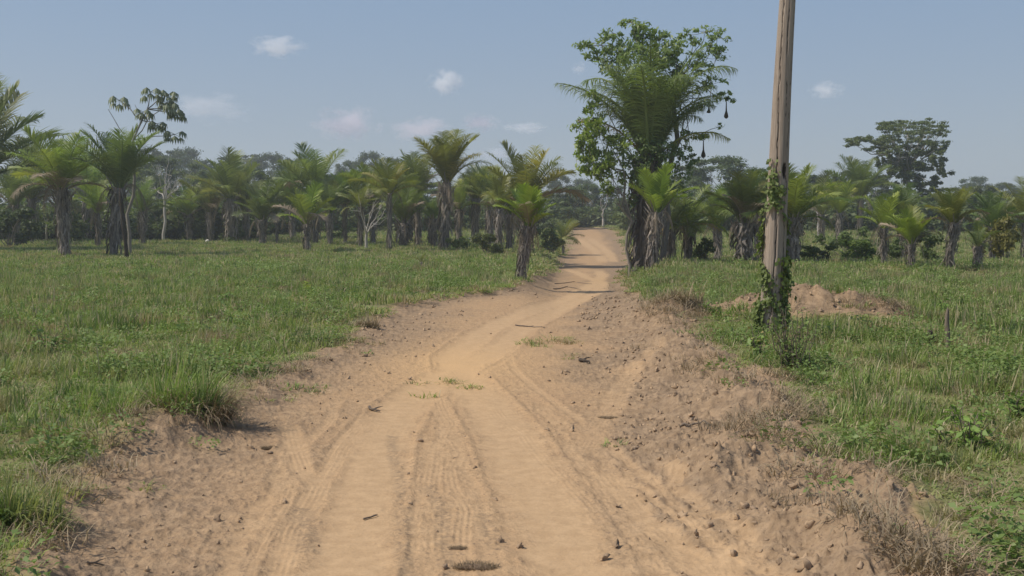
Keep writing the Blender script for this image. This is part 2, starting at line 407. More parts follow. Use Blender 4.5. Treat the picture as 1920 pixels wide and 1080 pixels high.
# ------------------------------------------------------------------ the ground, one sheet
def build_ground():
    # polar sheet, finer in front of the viewer
    rr = [0.6]
    while rr[-1] < 480:
        r = rr[-1]
        rr.append(r + min(max(r * r / (1.7 * 1098) * .80, .010 if r > 4 else .08), r * .06))
    rr = np.array(rr)
    a = np.concatenate([np.linspace(-180, -33, 50)[:-1], np.linspace(-33, 33, 1250), np.linspace(33, 180, 50)[1:-1]])
    a = np.radians(a); na = len(a)
    A, RR = np.meshgrid(a, rr)
    X = (np.sin(A) * RR).ravel(); Y = (np.cos(A) * RR).ravel()
    s = surface(X, Y)
    V = np.stack([X, Y, s['z']], -1)
    i = (np.arange(len(rr) - 1) * na)[:, None]; j = np.arange(na)[None]; j2 = (j + 1) % na
    Q = np.stack([i + j, i + j2, i + na + j2, i + na + j], -1).reshape(-1, 4)
    c = len(V); V = np.vstack([V, [[0, 0, float(s['z'][:na].mean())]]])
    T = np.stack([np.full(na, c), (np.arange(na) + 1) % na, np.arange(na)], -1)
    at_ = {k: np.append(s[k], 0) for k in ('road', 'pale', 'brown', 'dark', 'orange')}
    me = mesh_np("ground", V, [Q[:, ::-1], T], at_, True)
    o = link("ground", me, ground_mat()); o['kind'] = 'structure'
    o['label'] = "rutted sandy dirt track winding through rough green pasture"
    print("ground verts", len(V))
build_ground()

# ------------------------------------------------------------------ scatter (uncountable ground cover)
def scatter(name, label, pts, rot, scl, idx, protos):
    me = bpy.data.meshes.new(name); me.vertices.add(len(pts)); me.vertices.foreach_set("co", np.asarray(pts, np.float32).ravel())
    for n, ty, v, f in (("rot", 'FLOAT_VECTOR', rot, "vector"), ("scl", 'FLOAT_VECTOR', scl, "vector"), ("idx", 'INT', idx, "value")):
        at_ = me.attributes.new(n, ty, 'POINT'); at_.data.foreach_set(f, np.asarray(v, np.int32 if ty == 'INT' else np.float32).ravel())
    o = bpy.data.objects.new(name, me); COL.objects.link(o); o['kind'] = 'stuff'; o['label'] = label
    pc = bpy.data.collections.new(name + "_kinds")
    for k, (pm, mat) in enumerate(protos):
        pm.materials.append(mat); po = bpy.data.objects.new("%s_kind_%02d" % (name, k), pm); pc.objects.link(po)
    g = bpy.data.node_groups.new(name, 'GeometryNodeTree')
    g.interface.new_socket("Geometry", in_out='INPUT', socket_type='NodeSocketGeometry'); g.interface.new_socket("Geometry", in_out='OUTPUT', socket_type='NodeSocketGeometry')
    N = g.nodes.new; gi = N('NodeGroupInput'); go = N('NodeGroupOutput'); iop = N('GeometryNodeInstanceOnPoints'); ci = N('GeometryNodeCollectionInfo')
    ci.inputs['Collection'].default_value = pc; ci.inputs['Separate Children'].default_value = True; ci.inputs['Reset Children'].default_value = True
    iop.inputs['Pick Instance'].default_value = True
    def na(n, ty):
        x = N('GeometryNodeInputNamedAttribute'); x.data_type = ty; x.inputs['Name'].default_value = n
        return [q for q in x.outputs if q.enabled and q.name == 'Attribute'][0]
    e = N('FunctionNodeEulerToRotation'); L = g.links.new
    L(na("rot", 'FLOAT_VECTOR'), e.inputs[0]); L(e.outputs[0], iop.inputs['Rotation']); L(na("scl", 'FLOAT_VECTOR'), iop.inputs['Scale']); L(na("idx", 'INT'), iop.inputs['Instance Index'])
    L(gi.outputs[0], iop.inputs['Points']); L(ci.outputs[0], iop.inputs['Instance']); L(iop.outputs[0], go.inputs[0])
    md = o.modifiers.new("scatter", 'NODES'); md.node_group = g
    return o

def blades(rs, n, rad, hmin, hmax, wid, lean=(.15, .9), segs=3, dry=.18, flat=0.0, center_pow=.5):
    """a patch of curved grass blades"""
    th = rs.rand(n) * 2 * np.pi; r = rad * rs.rand(n) ** center_pow
    base = np.stack([np.cos(th) * r, np.sin(th) * r, np.full(n, -.02)], -1)
    az = th + rs.randn(n) * 1.2; L = hmin + (hmax - hmin) * rs.rand(n); ln = lean[0] + (lean[1] - lean[0]) * rs.rand(n)
    if flat: ln = ln + flat
    dirh = np.stack([np.cos(az), np.sin(az), np.zeros(n)], -1); side = np.stack([-np.sin(az), np.cos(az), np.zeros(n)], -1)
    ww = wid * (.6 + .8 * rs.rand(n))
    V = np.zeros((n, (segs + 1) * 2, 3)); p = base.copy()
    for k in range(segs + 1):
        s = k / segs
        wk = ww * (1 - s) ** .7 * .5 + .0006
        V[:, 2 * k] = p - side * wk[:, None]; V[:, 2 * k + 1] = p + side * wk[:, None]
        ang = ln * (.35 + 1.3 * s) + flat * .3
        p = p + (L / segs)[:, None] * (dirh * np.sin(ang)[:, None] + np.array([0, 0, 1.0]) * np.cos(ang)[:, None])
        if flat: p[:, 2] = np.maximum(p[:, 2], .005 + .03 * rs.rand(n))
    i = (np.arange(n) * (segs + 1) * 2)[:, None]; k = np.arange(segs)[None] * 2
    Q = np.stack([i + k, i + k + 1, i + k + 3, i + k + 2], -1).reshape(-1, 4)
    tint = rs.rand(n) * .78; tint = np.where(rs.rand(n) < dry, .92, tint)
    return V.reshape(-1, 3), Q, np.repeat(tint, (segs + 1) * 2)
def blade_mesh(name, *a, **k):
    v, q, t = blades(*a, **k); return mesh_np(name, v, q, {'tint': t})

def build_grass():
    rs = np.random.RandomState(3)
    protos = []
    for k in range(6): protos.append((blade_mesh("grass_tuft", rs, 36, .12, .04, .15, .0085, dry=.08 + .07 * k, lean=(.25, 1.6)), M['grass']))
    for k in range(4): protos.append((blade_mesh("grass_patch", rs, 150, .40, .04, .165, .018, segs=2, dry=.10 + .07 * k, lean=(.3, 1.5)), M['grass']))
    for k in range(4): protos.append((blade_mesh("grass_far", rs, 170, .85, .05, .18, .04, segs=2, dry=.12 + .07 * k, lean=(.3, 1.5)), M['grass']))
    def zone(r0, r1, dens, ang=36):
        n = int(dens * math.radians(2 * ang) / 2 * (r1 * r1 - r0 * r0))
        r = np.sqrt(r0 * r0 + rs.rand(n) * (r1 * r1 - r0 * r0)); a = np.radians((rs.rand(n) * 2 - 1) * ang)
        return np.sin(a) * r, np.cos(a) * r
    P = []; Rr = []; S = []; I = []
    for r0, r1, dens, i0, i1, sc in ((2.5, 9, 95, 0, 6, .95), (9, 17, 48, 0, 6, 1.2), (17, 34, 11, 6, 10, 1.0), (34, 75, 3.2, 10, 14, .75), (75, 150, 1.6, 10, 14, 1.0)):
        x, y = zone(r0, r1, dens, 36 if r1 < 40 else 31)
        s = surface(x, y)
        keep = 1 - sstep(-.16, .10, s['din'])
        keep *= 1 - s['earth'] * .97
        edge = sstep(-.9, -.1, s['din'])                       # trampled margin
        keep *= 1 - .45 * edge * (fbm(x, y, .5, 2, 101) > 0)
        keep = np.maximum(keep, s['tuft'] * .6)
        keep = np.maximum(keep, .06 * sstep(.5, .1, s['din']) * (y < 20))
        m = rs.rand(len(x)) < keep
        x, y, zz, tf, ed, din = x[m], y[m], s['z'][m], s['tuft'][m], edge[m], s['din'][m]
        n = len(x)
        hv = 1.0 + 2.5 * np.clip(fbm(x, y, 1.1, 2, 111), -.35, .8) + 1.1 * np.clip(fbm(x, y, .35, 1, 113), -.4, 1)
        hv = hv * (1 - .45 * ed) * np.where(din > 0, .5, 1.0)
        sx = sc * (.75 + .5 * rs.rand(n))
        P.append(np.stack([x, y, zz], -1)); Rr.append(np.stack([rs.randn(n) * .1, rs.randn(n) * .1, rs.rand(n) * 6.283], -1))
        S.append(np.stack([sx, sx, sx * np.clip(hv, .35, 2.6)], -1)); I.append(rs.randint(i0, i1, n))
    P = np.concatenate(P); print("grass", len(P))
    scatter("grass", "rough green pasture grass mottled with dry blades on both sides of the track", P, np.concatenate(Rr), np.concatenate(S), np.concatenate(I), protos)

def build_litter():
    rs = np.random.RandomState(5)
    protos = [(blade_mesh("straw_tuft", rs, 26, .14, .06, .24, .005, lean=(.6, 1.5), dry=.3, flat=.25), M['straw']) for k in range(5)]
    n = 90000
    r = 2.5 + rs.rand(n) ** 1.3 * 32; a = np.radians((rs.rand(n) * 2 - 1) * 36); x = np.sin(a) * r; y = np.cos(a) * r
    s = surface(x, y)
    k = np.exp(-(s['dl'] / .2) ** 2) * .22 * (fbm(x, y, .6, 2, 127) > .05) + np.exp(-((s['dr'] - .28) / .36) ** 2) * .40 * sstep(.02, .35, fbm(x, y, .8, 2, 121)) + s['earth'] * .10
    k += 0 + (s['din'] < -.1) * .035 * (fbm(x, y, .8, 2, 123) > .15)
    d = np.hypot((x - MOUND.x - .95) / .5, (y - MOUND.y) / .5); k += .9 * (d < 1) * .6
    d = np.hypot((x - MOUND2.x) / .5, (y - MOUND2.y) / .8); k += .5 * (d < 1)
    m = rs.rand(n) < k * .75
    x, y, z = x[m], y[m], s['z'][m]; n = len(x); print("litter", n)
    sc = .6 + .7 * rs.rand(n)
    scatter("dry_grass_litter", "dry straw and torn grass strewn along the edges of the track", np.stack([x, y, z + .012], -1),
            np.stack([rs.randn(n) * .25, rs.randn(n) * .25, rs.rand(n) * 6.28], -1), np.stack([sc, sc, sc * .8], -1), rs.randint(0, 5, n), protos)

def lump_mesh(name, rs, sub=2, amp=.35, fl=.7):
    import bmesh
    bm = bmesh.new(); bmesh.ops.create_icosphere(bm, subdivisions=sub, radius=1)
    v = np.array([p.co for p in bm.verts]); f = np.array([[q.index for q in p.verts] for p in bm.faces]); bm.free()
    o = rs.rand(3) * 50
    d = 1 + amp * (noise(v[:, 0] * 1.6 + o[0] + v[:, 2], v[:, 1] * 1.6 + o[1], 3) + .5 * noise(v[:, 0] * 3.5 + o[2], v[:, 2] * 3.5 + v[:, 1] * 2, 4))
    v = v * d[:, None]; v[:, 2] *= fl
    return mesh_np(name, v, f, {'tint': np.clip(.5 + .5 * noise(v[:, 0] * 2, v[:, 1] * 2, 8), 0, 1)})
def build_clods():
    rs = np.random.RandomState(9)
    m, t = newmat("clod"); oi = t.n("ShaderNodeObjectInfo")
    p = t.n("ShaderNodeBsdfPrincipled"); t.l(t.mix(oi.outputs["Random"], (.28, .195, .125), (.45, .315, .195)), p.inputs["Base Color"]); p.inputs["Roughness"].default_value = .95; t.l(p.outputs[0], t.out.inputs[0])
    protos = [(lump_mesh("clod", rs, 2, 1.1), m) for k in range(5)]
    n = 110000
    r = 3 + rs.rand(n) ** 1.2 * 24; a = np.radians((rs.rand(n) * 2 - 1) * 33); x = np.sin(a) * r; y = np.cos(a) * r
    s = surface(x, y)
    k = (s['din'] > 0) * (.10 + .55 * s['brown'] + .5 * s['dark']) * (1 - .93 * s['pale']) * np.clip(.4 + 1.2 * fbm(x, y, .6, 2, 131), .05, 1) + s['earth'] * .5
    mk = rs.rand(n) < k * np.where(s['dr'] < 1.6, .30, .13)
    x, y, z = x[mk], y[mk], s['z'][mk]; n = len(x); print("clods", n)
    sc = .004 + .017 * rs.rand(n) ** 6 + .0008 * y + (s['dr'][mk] < 1.5) * .016 * rs.rand(n) ** 6
    scatter("earth_crumbs", "crumbs and small clods of brown earth over the track", np.stack([x, y, z + sc * .2], -1),
            rs.rand(n, 3) * 6.28, np.stack([sc, sc, sc * .8], -1), rs.randint(0, 5, n), protos)
def build_weeds():
    rs = np.random.RandomState(15); protos = []
    for k in range(6):                                       # low rosettes and sprigs of small broad leaves
        b = MB(); n = 34 + 8 * k; hh = .05 + .035 * k
        for i in range(n):
            a = rs.rand() * 6.283; r = .11 * math.sqrt(rs.rand()) * (1 + .2 * k); p = np.array([math.cos(a) * r, math.sin(a) * r, hh * rs.rand() + .01])
            ax = np.array([math.cos(a + rs.randn() * .6), math.sin(a + rs.randn() * .6), .3 + .4 * rs.randn()]); ax /= np.linalg.norm(ax); l = .03 + .035 * rs.rand()
            wv = np.cross(ax, np.array([0, 0, 1.0]) + rs.randn(3) * .3); wv /= np.linalg.norm(wv)
            b.add([p, p + ax * l * .5 - wv * l * .3, p + ax * l - [0, 0, .2 * l], p + ax * l * .5 + wv * l * .3], [[0, 1, 2, 3]], np.clip(.5 + .3 * rs.randn(), 0, .9))
        protos.append((b.mesh("low_weed_%d" % k), M['weed']))
    n = 26000
    r = 3 + rs.rand(n) ** 1.0 * 38; a = np.radians((rs.rand(n) * 2 - 1) * 35); x = np.sin(a) * r; y = np.cos(a) * r
    s = surface(x, y)
    m = (rs.rand(n) < (s['din'] < -.15) * sstep(-.05, .5, fbm(x, y, 1.4, 2, 141) + .5 * fbm(x, y, .4, 2, 143)) * .60 + .01 * (s['din'] < .6) * (y < 15))
    x, y, z = x[m], y[m], s['z'][m]; n = len(x); sc = .55 + .6 * rs.rand(n) + .008 * y; print("weeds", n)
    scatter("low_weeds", "patches of low broad-leaved weeds mixed into the pasture grass", np.stack([x, y, z + .01], -1), np.stack([rs.randn(n) * .12, rs.randn(n) * .12, rs.rand(n) * 6.28], -1), np.stack([sc] * 3, -1), rs.randint(0, 6, n), protos)
build_grass(); build_weeds(); build_litter(); build_clods()

# ------------------------------------------------------------------ palms
def frond_mesh(name, seed, a0, a1, npair=46, ll=.29, lw=.0145, droop=.5, vee=.35, start=.16, jit=.05, ragged=0.0, segs=3, twist=0.0, power=1.3, prof=0):
    """one feather frond of unit length: rises along +Z and bends over towards +X"""
    rs = np.random.RandomState(seed); b = MB(); n = 16
    s = np.linspace(0, 1, n + 1); ang = a0 + (a1 - a0) * s ** power; ang = np.radians(ang)
    pts = [np.zeros(3)]; bendy = rs.randn() * .06
    for k in range(n): 
        pts.append(pts[-1] + np.array([math.sin(ang[k]), bendy * s[k], math.cos(ang[k])]) / n)
    pts = np.array(pts)
    b.tube(pts, .014 * (1 - s) ** .8 + .0015, 5, .85, cap=False)
    side = np.array([0, 1.0, 0])
    for i in range(npair):
        u = start + (1 - start) * (i + .5 * rs.rand()) / npair
        f = u * n; k = min(int(f), n - 1); p = pts[k] + (pts[k + 1] - pts[k]) * (f - k); tg = pts[k + 1] - pts[k]; tg /= np.linalg.norm(tg)
        nrm = np.cross(tg, side); nrm /= np.linalg.norm(nrm)
        if nrm[2] < 0 and a1 < 150: nrm = -nrm
        x = (u - start) / (1 - start)
        L = ll * (min(1, .45 + 2.2 * x) * (1 - x ** 4) ** .6 + .08 if prof == 0 else (min(1, .5 + 2 * x) * (1 - .35 * x)))
        beta = math.radians(68 - 34 * x)
        for sg in (-1, 1):
            if rs.rand() < ragged: continue
            tw = twist * x * sg
            d = tg * math.cos(beta) + (side * sg * math.cos(vee + tw) + nrm * math.sin(vee + tw)) * math.sin(beta) + rs.randn(3) * jit
            d /= np.linalg.norm(d); l = L * (.85 + .3 * rs.rand()); w = lw * (.7 + .5 * rs.rand())
            wd = np.cross(d, nrm); wd = tg * .75 + wd * .25; wd -= d * wd.dot(d); wd /= np.linalg.norm(wd) + 1e-9
            q = p.copy(); dd = d.copy(); V = []
            dr = droop * (.6 + .8 * rs.rand())
            for j in range(segs + 1):
                t = j / segs; wk = w * (.55 + .9 * t if t < .45 else (1 - t) * 1.6 + .05) * .5
                V += [q - wd * wk, q + wd * wk]
                dd = dd + np.array([0, 0, -1.0]) * dr / segs * (.4 + t); dd /= np.linalg.norm(dd); q = q + dd * l / segs
            b.add(V, [[2 * j, 2 * j + 1, 2 * j + 3, 2 * j + 2] for j in range(segs)], np.clip(.45 + .22 * rs.randn(), 0, 1))
    return b.mesh(name)
FR = {}
for k, (a0, a1) in enumerate(((2, 26), (3, 44), (6, 66), (9, 96))):
    FR['n%d' % k] = [frond_mesh("frond_%d" % k, 10 + k * 3 + j, a0, a1, droop=.65 + .15 * k + .35 * j, vee=.35, lw=(.021, .015)[j], twist=.5 * (j - .5)) for j in range(2)]
    FR['b%d' % k] = [frond_mesh("broad_frond_%d" % k, 40 + k * 3 + j, a0, a1, npair=36, ll=.29, lw=.030, droop=.28, vee=.22, start=.22, twist=.3 * (j - .5)) for j in range(2)]
FR['dead'] = [frond_mesh("dead_frond_%d" % j, 80 + j, 40 + 25 * j, 176, npair=34, ll=.22, lw=.014, droop=1.4, vee=-.3, ragged=.25, power=.55) for j in range(2)]
FR['dry'] = [m_.copy() for m_ in FR['n2'] + FR['n3']]
FR['plume'] = [frond_mesh("plume_frond_%d" % j, 90 + j, 3, 34 + 14 * j, npair=100, ll=.19, jit=.13, ragged=.12, lw=.0088, droop=1.2, vee=.2, start=.12, segs=4) for j in range(2)]
FR['plume2'] = [frond_mesh("plume_frond_wide_%d" % j, 95 + j, 5, 70 + 20 * j, npair=100, ll=.19, jit=.13, ragged=.12, lw=.0088, droop=1.8, vee=.1, start=.12, segs=4) for j in range(2)]
FR['fount'] = [frond_mesh("fountain_frond_%d" % j, 120 + j, 3, 92 + 18 * j, npair=100, ll=.20, jit=.13, ragged=.12, lw=.0085, droop=1.7, vee=.05, start=.14, segs=4, power=2.6) for j in range(2)]
for lst in FR.values():
    for me in lst: me.materials.append(M['palm'])
for me in FR['dead'] + FR['dry']: me.materials.clear(); me.materials.append(M['dead'])

def trunk_mesh(name, rs, H, r, lean=(0, 0), shag=1.0, boots=True, bulge=1.15):
    b = MB(); n = 12; s = np.linspace(0, 1, n)
    lx, ly = lean
    ax = np.stack([lx * s ** 1.3 * 1.0, ly * s ** 1.3, s * H - .05 * (s == 0)], -1)
    rad = r * (.72 + .38 * s) * (1 + .12 * np.sin(s * 9 + rs.rand() * 6)); rad[-1] *= .9
    b.tube(ax, rad, 11, .15, lump=.35, seed=rs.randint(9999))
    axis = lambda t: np.array([lx * t ** 1.3, ly * t ** 1.3, t * H])
    nst = int((34 + H / max(r, .1) * 7) * shag)
    for k in range(nst):                                    # hanging leaf bases and fibre
        t = rs.rand() ** .8; th = rs.rand() * 6.283; R0 = r * (.74 + .38 * t) * bulge * (.85 + .2 * rs.rand())
        l = min((.25 + .5 * rs.rand()) * (.35 + .28 * H), t * H + .02); wd = r * (.06 + .18 * rs.rand()); sl_ = rs.randn() * .22 * l
        out = np.array([math.cos(th), math.sin(th), 0]); sd = np.array([-math.sin(th), math.cos(th), 0]); P = []
        for j in range(4):
            q = j / 3; a = axis(max(t - q * l / H, 0)); fl = R0 * (1 + (.28 * math.sin(q * 2.6) + .12 * q * rs.rand()) * shag)
            ww = wd * (1 - .65 * q); jit = sd * (rs.randn() * .03 + sl_ * q)
            P += [a + out * fl - sd * ww + jit, a + out * fl * 1.05 + sd * ww + jit]
        b.add(P, [[2 * j, 2 * j + 1, 2 * j + 3, 2 * j + 2] for j in range(3)], rs.rand() ** 1.5)
    if boots:
        for k in range(int(16 * shag)):                     # old petiole stubs sticking up below the crown
            t = .62 + .38 * rs.rand(); th = rs.rand() * 6.283; a = axis(t); out = np.array([math.cos(th), math.sin(th), 0]); R0 = r * (.7 + .4 * t)
            l = .25 + .35 * rs.rand() * min(H, 3) * .5
            b.tube([a + out * R0 * .8, a + out * (R0 * 1.15 + l * .22) + np.array([0, 0, l * .55]), a + out * (R0 * 1.2 + l * .55) + np.array([0, 0, l])], [r * .16, r * .12, r * .05], 4, .3 + .6 * rs.rand(), cap=False)
    return b.mesh(name)

def palm(px, py, ty, cy, hw, label, n=15, style='n', tint=(1, 1, 1), lean=0, Y=None, tw=22, spread=62, dead=2, shag=1.0, seed=None, yellow=0, spear=True, group=None, spark=0.25):
    """px,py base pixel; ty trunk top; cy crown top; hw crown half width; tw trunk width (photo pixels)"""
    rs = np.random.RandomState(seed if seed is not None else int(px * 7 + py))
    if Y is None:
        g = at(px, py); x0, Y = g.x, g.y
    else:
        x0 = ray(px, py).x / ray(px, py).y * Y
    k = Y / F; z0 = gz(x0, Y) - .03
    ztop = at_depth(px, ty, Y).z; H = max(ztop - z0, .3)
    t = thing("palm", label, "palm tree", (x0, Y, z0), group or "palms standing in the pasture")
    lx = lean * k
    link("trunk", trunk_mesh("palm_trunk", rs, H, tw * k * .5 * .62, (lx, rs.randn() * .1), shag), M['palmtrunk'], t).color = (*([.85 + .3 * rs.rand()] * 3), 1)
    L = max((ty - cy) * k * 1.06, hw * k * 1.22); n = int(n * 1.3)
    up = (ty - cy) * k / L                                  # how much of the length goes up
    az0 = rs.rand() * 6.28; wide = .8 + .75 * rs.rand(); L *= .93 + .2 * rs.rand(); hu = .9 + (.3 if tint[0] < 1.1 else .12) * rs.rand(); hb = .8 + .4 * rs.rand(); n = int(n * (.78 + .35 * rs.rand()))
    for i in range(n):
        q = (i + .5) / n; om = spread * (.56 if up > .8 else .72 if up > .62 else .9); op = 3 + (min(om * wide, 80) - 3) * q ** .9
        kk = int(np.clip(round(q * 2.2 + rs.randn() * .5 + (-.1 if up > .8 else .3 if up > .62 else .8)), 0, 3))
        dry = q > .55 and rs.rand() < .13
        me = FR['dry'][rs.randint(4)] if dry else FR[style + str(kk)][rs.randint(2)]
        o = bpy.data.objects.new("frond", me); COL.objects.link(o); o.parent = t
        az = az0 + i * 2.39996 + rs.randn() * .2
        l = L * (.82 + .25 * rs.rand()) * (1 if q < .85 else .9)
        o.location = (lx + .06 * math.cos(az) * tw * k, .06 * math.sin(az) * tw * k, H - (.05 + .2 * q) * min(1, H * .25)); o.rotation_euler = (0, R(op * (.8 + .3 * rs.rand())), az); o.scale = (l, l * (1 if rs.rand() < .5 else -1), l)
        v = .8 + .4 * rs.rand(); ye = 1 + spark * rs.rand() + (.3 if rs.rand() < .15 else 0)
        o.color = (tint[0] * v * ye * hu, tint[1] * v * (1 + .3 * (ye - 1)), tint[2] * v * hb, 1)
        if dry: o.color = (v, v, v, 1); o['label'] = "dry brown frond in the crown"
        elif i >= n - yellow: o.color = (2.6, 1.3, .8, 1); o['label'] = "yellowing orange frond"
    if spear:
        b = MB(); b.tube([(0, 0, 0), (.02 * L, 0, .4 * L), (.05 * L, 0, .8 * L)], [.02 * L, .016 * L, .003 * L], 5, .8)
        o = link("spear_leaf", b.mesh("spear_leaf"), M['palm'], t, (lx, 0, H), (0, R(rs.randn() * 5), rs.rand() * 6)); o.color = (1.15, 1.15, .8, 1)
    for i in range(dead):
        o = bpy.data.objects.new("dead_frond", FR['dead'][rs.randint(2)]); COL.objects.link(o); o.parent = t
        az = rs.rand() * 6.28; l = min(L * (.55 + .3 * rs.rand()), H * 1.0)
        o.location = (lx + .3 * tw * k * math.cos(az), .3 * tw * k * math.sin(az), H - .05); o.rotation_euler = (0, 0, az); o.scale = (l * .55, l * .55, l)
        v = .6 + .5 * rs.rand(); o.color = (v, v, v, 1); o['label'] = "dry brown hanging frond"
    return t

BR = (1.35, 1.35, .9)      # bright young leaves
DK_ = (.8, .85, .9)
def palms():
    P = palm
    P(-48, 470, 345, 150, 120, "tall dark palm cut off by the left border, arching fronds high against the sky", n=20, tint=DK_, tw=46, spread=75, shag=1.2)
    P(120, 480, 352, 252, 78, "stout palm with thick shaggy grey trunk and yellow-green drooping crown left of the umbrella-leaved tree", n=20, tint=(1.25, 1.2, .9), tw=33, lean=-3, spread=75)
    P(213, 480, 352, 245, 82, "palm with split twisted grey trunk directly below the thin umbrella-leaved tree", n=18, tw=36, lean=14, spread=68, dead=3)
    P(62, 452, 372, 262, 70, "dark palm half hidden between the left border palm and the stout yellow-green palm", n=16, tint=DK_, tw=22, spread=70, Y=78)
    P(165, 448, 378, 285, 55, "leafy palm with hidden trunk in the gap between the two thick grey palm trunks", n=15, tint=BR, tw=20, spread=72, Y=85)
    P(355, 448, 402, 345, 48, "low pale-green palm just right of the bare white tree", n=14, tint=BR, tw=18, spread=70, Y=84)
    P(394, 448, 398, 330, 45, "narrow grey-trunked palm behind the left side of the wide shaggy palm", n=13, tint=DK_, tw=18, Y=82)
    P(432, 456, 372, 288, 74, "wide shaggy palm with broad flaring grey trunk and a small white lump at its foot", n=20, tw=32, lean=4, spread=66, shag=1.1)
    P(492, 459, 412, 335, 60, "squat dark palm with smooth barrel trunk beside a dangling black frond", n=16, tint=DK_, tw=25, spread=72, shag=.6)
    P(519, 459, 402, 350, 34, "slim palm with dead black fronds dangling down its thin trunk", n=9, tint=DK_, tw=9, spread=80, dead=5, shag=.5)
    P(592, 446, 375, 280, 72, "tall green palm whose crown rises behind the young yellow-green palm on the left", n=19, tw=24, spread=66, Y=75)
    P(576, 473, 420, 350, 62, "young yellow-green palm with short trunk alone in front of the left palm row", n=11, style='b', tint=BR, tw=20, spread=72, dead=1)
    P(647, 458, 382, 320, 46, "slender palm with straight speckled trunk and round yellow-green head", n=14, style='b', tint=BR, tw=12, spread=78, shag=.5)
    P(676, 456, 388, 338, 40, "palm with dark hanging skirt beside the small bare pale shrub", n=12, tw=16, spread=75, dead=3, Y=66)
    P(731, 471, 362, 292, 66, "palm on a thin dark straight trunk with a feathery wide crown", n=16, tw=13, spread=70, shag=.6)
    P(757, 464, 418, 335, 50, "low vase-shaped palm with a fan of stubs beside the thin dark trunk", n=15, tw=34, spread=50, shag=1.3)
    P(784, 462, 372, 286, 56, "upright palm with slim trunk just left of the tallest palm of the left row", n=15, tint=DK_, tw=17, spread=60)
    P(812, 458, 410, 370, 36, "short palm in shade behind the tallest palm of the left row", n=11, tint=DK_, tw=26, Y=66)
    P(833, 469, 342, 248, 66, "tallest palm of the left row with an orange frond and dangling grey skirt", n=20, tw=26, spread=54, lean=6, dead=5, yellow=1, shag=1.2)
    P(888, 458, 372, 303, 54, "palm with mossy trunk and dark ragged crown right of the orange-fronded palm", n=16, tint=DK_, tw=22, spread=66, lean=4)
    P(936, 466, 392, 330, 44, "brown-trunked palm tucked behind the leaning roadside palm", n=12, tw=20, spread=72, Y=56, dead=3)
    P(985, 470, 388, 290, 92, "big palm with wide weeping crown behind the leaning roadside palm", n=20, style='n', tw=30, spread=84, Y=58, dead=3)
    P(976, 524, 425, 350, 54, "leaning roadside palm with flat bright fronds and torn grey skirt, left road edge", n=11, style='b', tint=BR, tw=24, lean=16, spread=74, dead=6, shag=1.3)
    P(1056, 476, 450, 420, 40, "tiny palm on a thin dark stem at the foot of the road's rise", n=11, tw=8, spread=80, dead=0, shag=.3)
    P(1222, 490, 398, 318, 60, "young bright palm with straw-coloured skirt in front of the giant overgrown palm", n=12, style='b', tint=(1.3, 1.45, .9), tw=36, lean=8, spread=62, dead=7, shag=1.3, Y=38.5)
    P(1256, 484, 428, 388, 52, "dark-trunked palm right of the straw-skirted palm by the road", n=13, tint=DK_, tw=28, Y=43)
    P(1290, 486, 420, 380, 62, "spreading palm with yellowed fronds third from the road on its right side", n=14, tint=(1.15, 1.1, .9), tw=30, Y=44, spread=80, yellow=2)
    P(1395, 492, 418, 325, 68, "dense bushy palm clump with dark shaggy trunk left of the wooden pole", n=20, tint=DK_, tw=50, spread=70, Y=40, shag=1.4, dead=4)
    P(1345, 480, 425, 350, 50, "dull green palm between the yellowed palm and the bushy clump", n=14, tw=20, Y=52, spread=75)
    P(1484, 490, 408, 300, 78, "broad palm with shaggy forked trunk standing behind the wooden pole", n=20, tint=(1.1, 1.1, .9), tw=44, lean=2, spread=70, shag=1.3, Y=40)
    P(1540, 445, 402, 330, 60, "distant palm with pale hanging leaves right of the wooden pole", n=15, tw=14, Y=78, spread=76)
    P(1612, 440, 370, 290, 48, "tall distant palm beside the flat-topped giant tree", n=16, tint=DK_, tw=12, Y=88, spread=74)
    P(1656, 497, 428, 362, 46, "young palm with two bright bent fronds and slim grey trunk", n=9, style='b', tint=BR, tw=20, spread=66, dead=2)
    P(1707, 505, 458, 392, 48, "small bright palm with short dark trunk between two grey-trunked palms on the right", n=13, style='b', tint=BR, tw=20, spread=64, dead=1)
    P(1779, 510, 418, 345, 62, "grey-trunked palm with full crown, largest of the row on the right", n=17, tw=24, spread=66, lean=4, dead=3)
    P(1832, 507, 462, 428, 42, "stunted palm with dark stub trunk and thin low crown", n=9, tint=DK_, tw=20, spread=82, dead=0)
    P(1925, 487, 415, 322, 62, "palm with whitish trunk cut off by the right border", n=18, tw=26, spread=76)
    P(30, 456, 385, 300, 60, "shaded palm crown just right of the left border palm, behind it", n=14, tint=DK_, tw=18, Y=70, spread=70)
    P(268, 450, 395, 318, 50, "small palm in shadow right behind the split-trunked palm", n=13, tint=DK_, tw=18, Y=72, spread=68)
    P(185, 452, 400, 335, 44, "low palm with bent pale frond between the two thick-trunked palms", n=12, tint=BR, tw=14, Y=66, spread=76)
    P(462, 448, 398, 335, 44, "palm crowded between the wide shaggy palm and the barrel-trunked one", n=13, tw=14, Y=80, spread=70)
    P(548, 450, 392, 312, 50, "palm behind the slim one with dangling black fronds", n=14, tint=DK_, tw=15, Y=84, spread=70)
    P(618, 452, 400, 338, 44, "dark palm squeezed between the young yellow-green palm and the slender speckled one", n=13, tint=DK_, tw=16, Y=72, spread=66)
    P(700, 454, 380, 308, 54, "green palm above the small bare pale shrub", n=15, tw=16, Y=74, spread=66)
    P(768, 452, 375, 300, 48, "feathery palm between the low vase-shaped palm and the upright slim one", n=14, tw=14, Y=78, spread=64)
    P(860, 454, 392, 330, 46, "leafy palm directly right of the orange-fronded palm's trunk", n=13, tint=BR, tw=18, Y=74, spread=72)
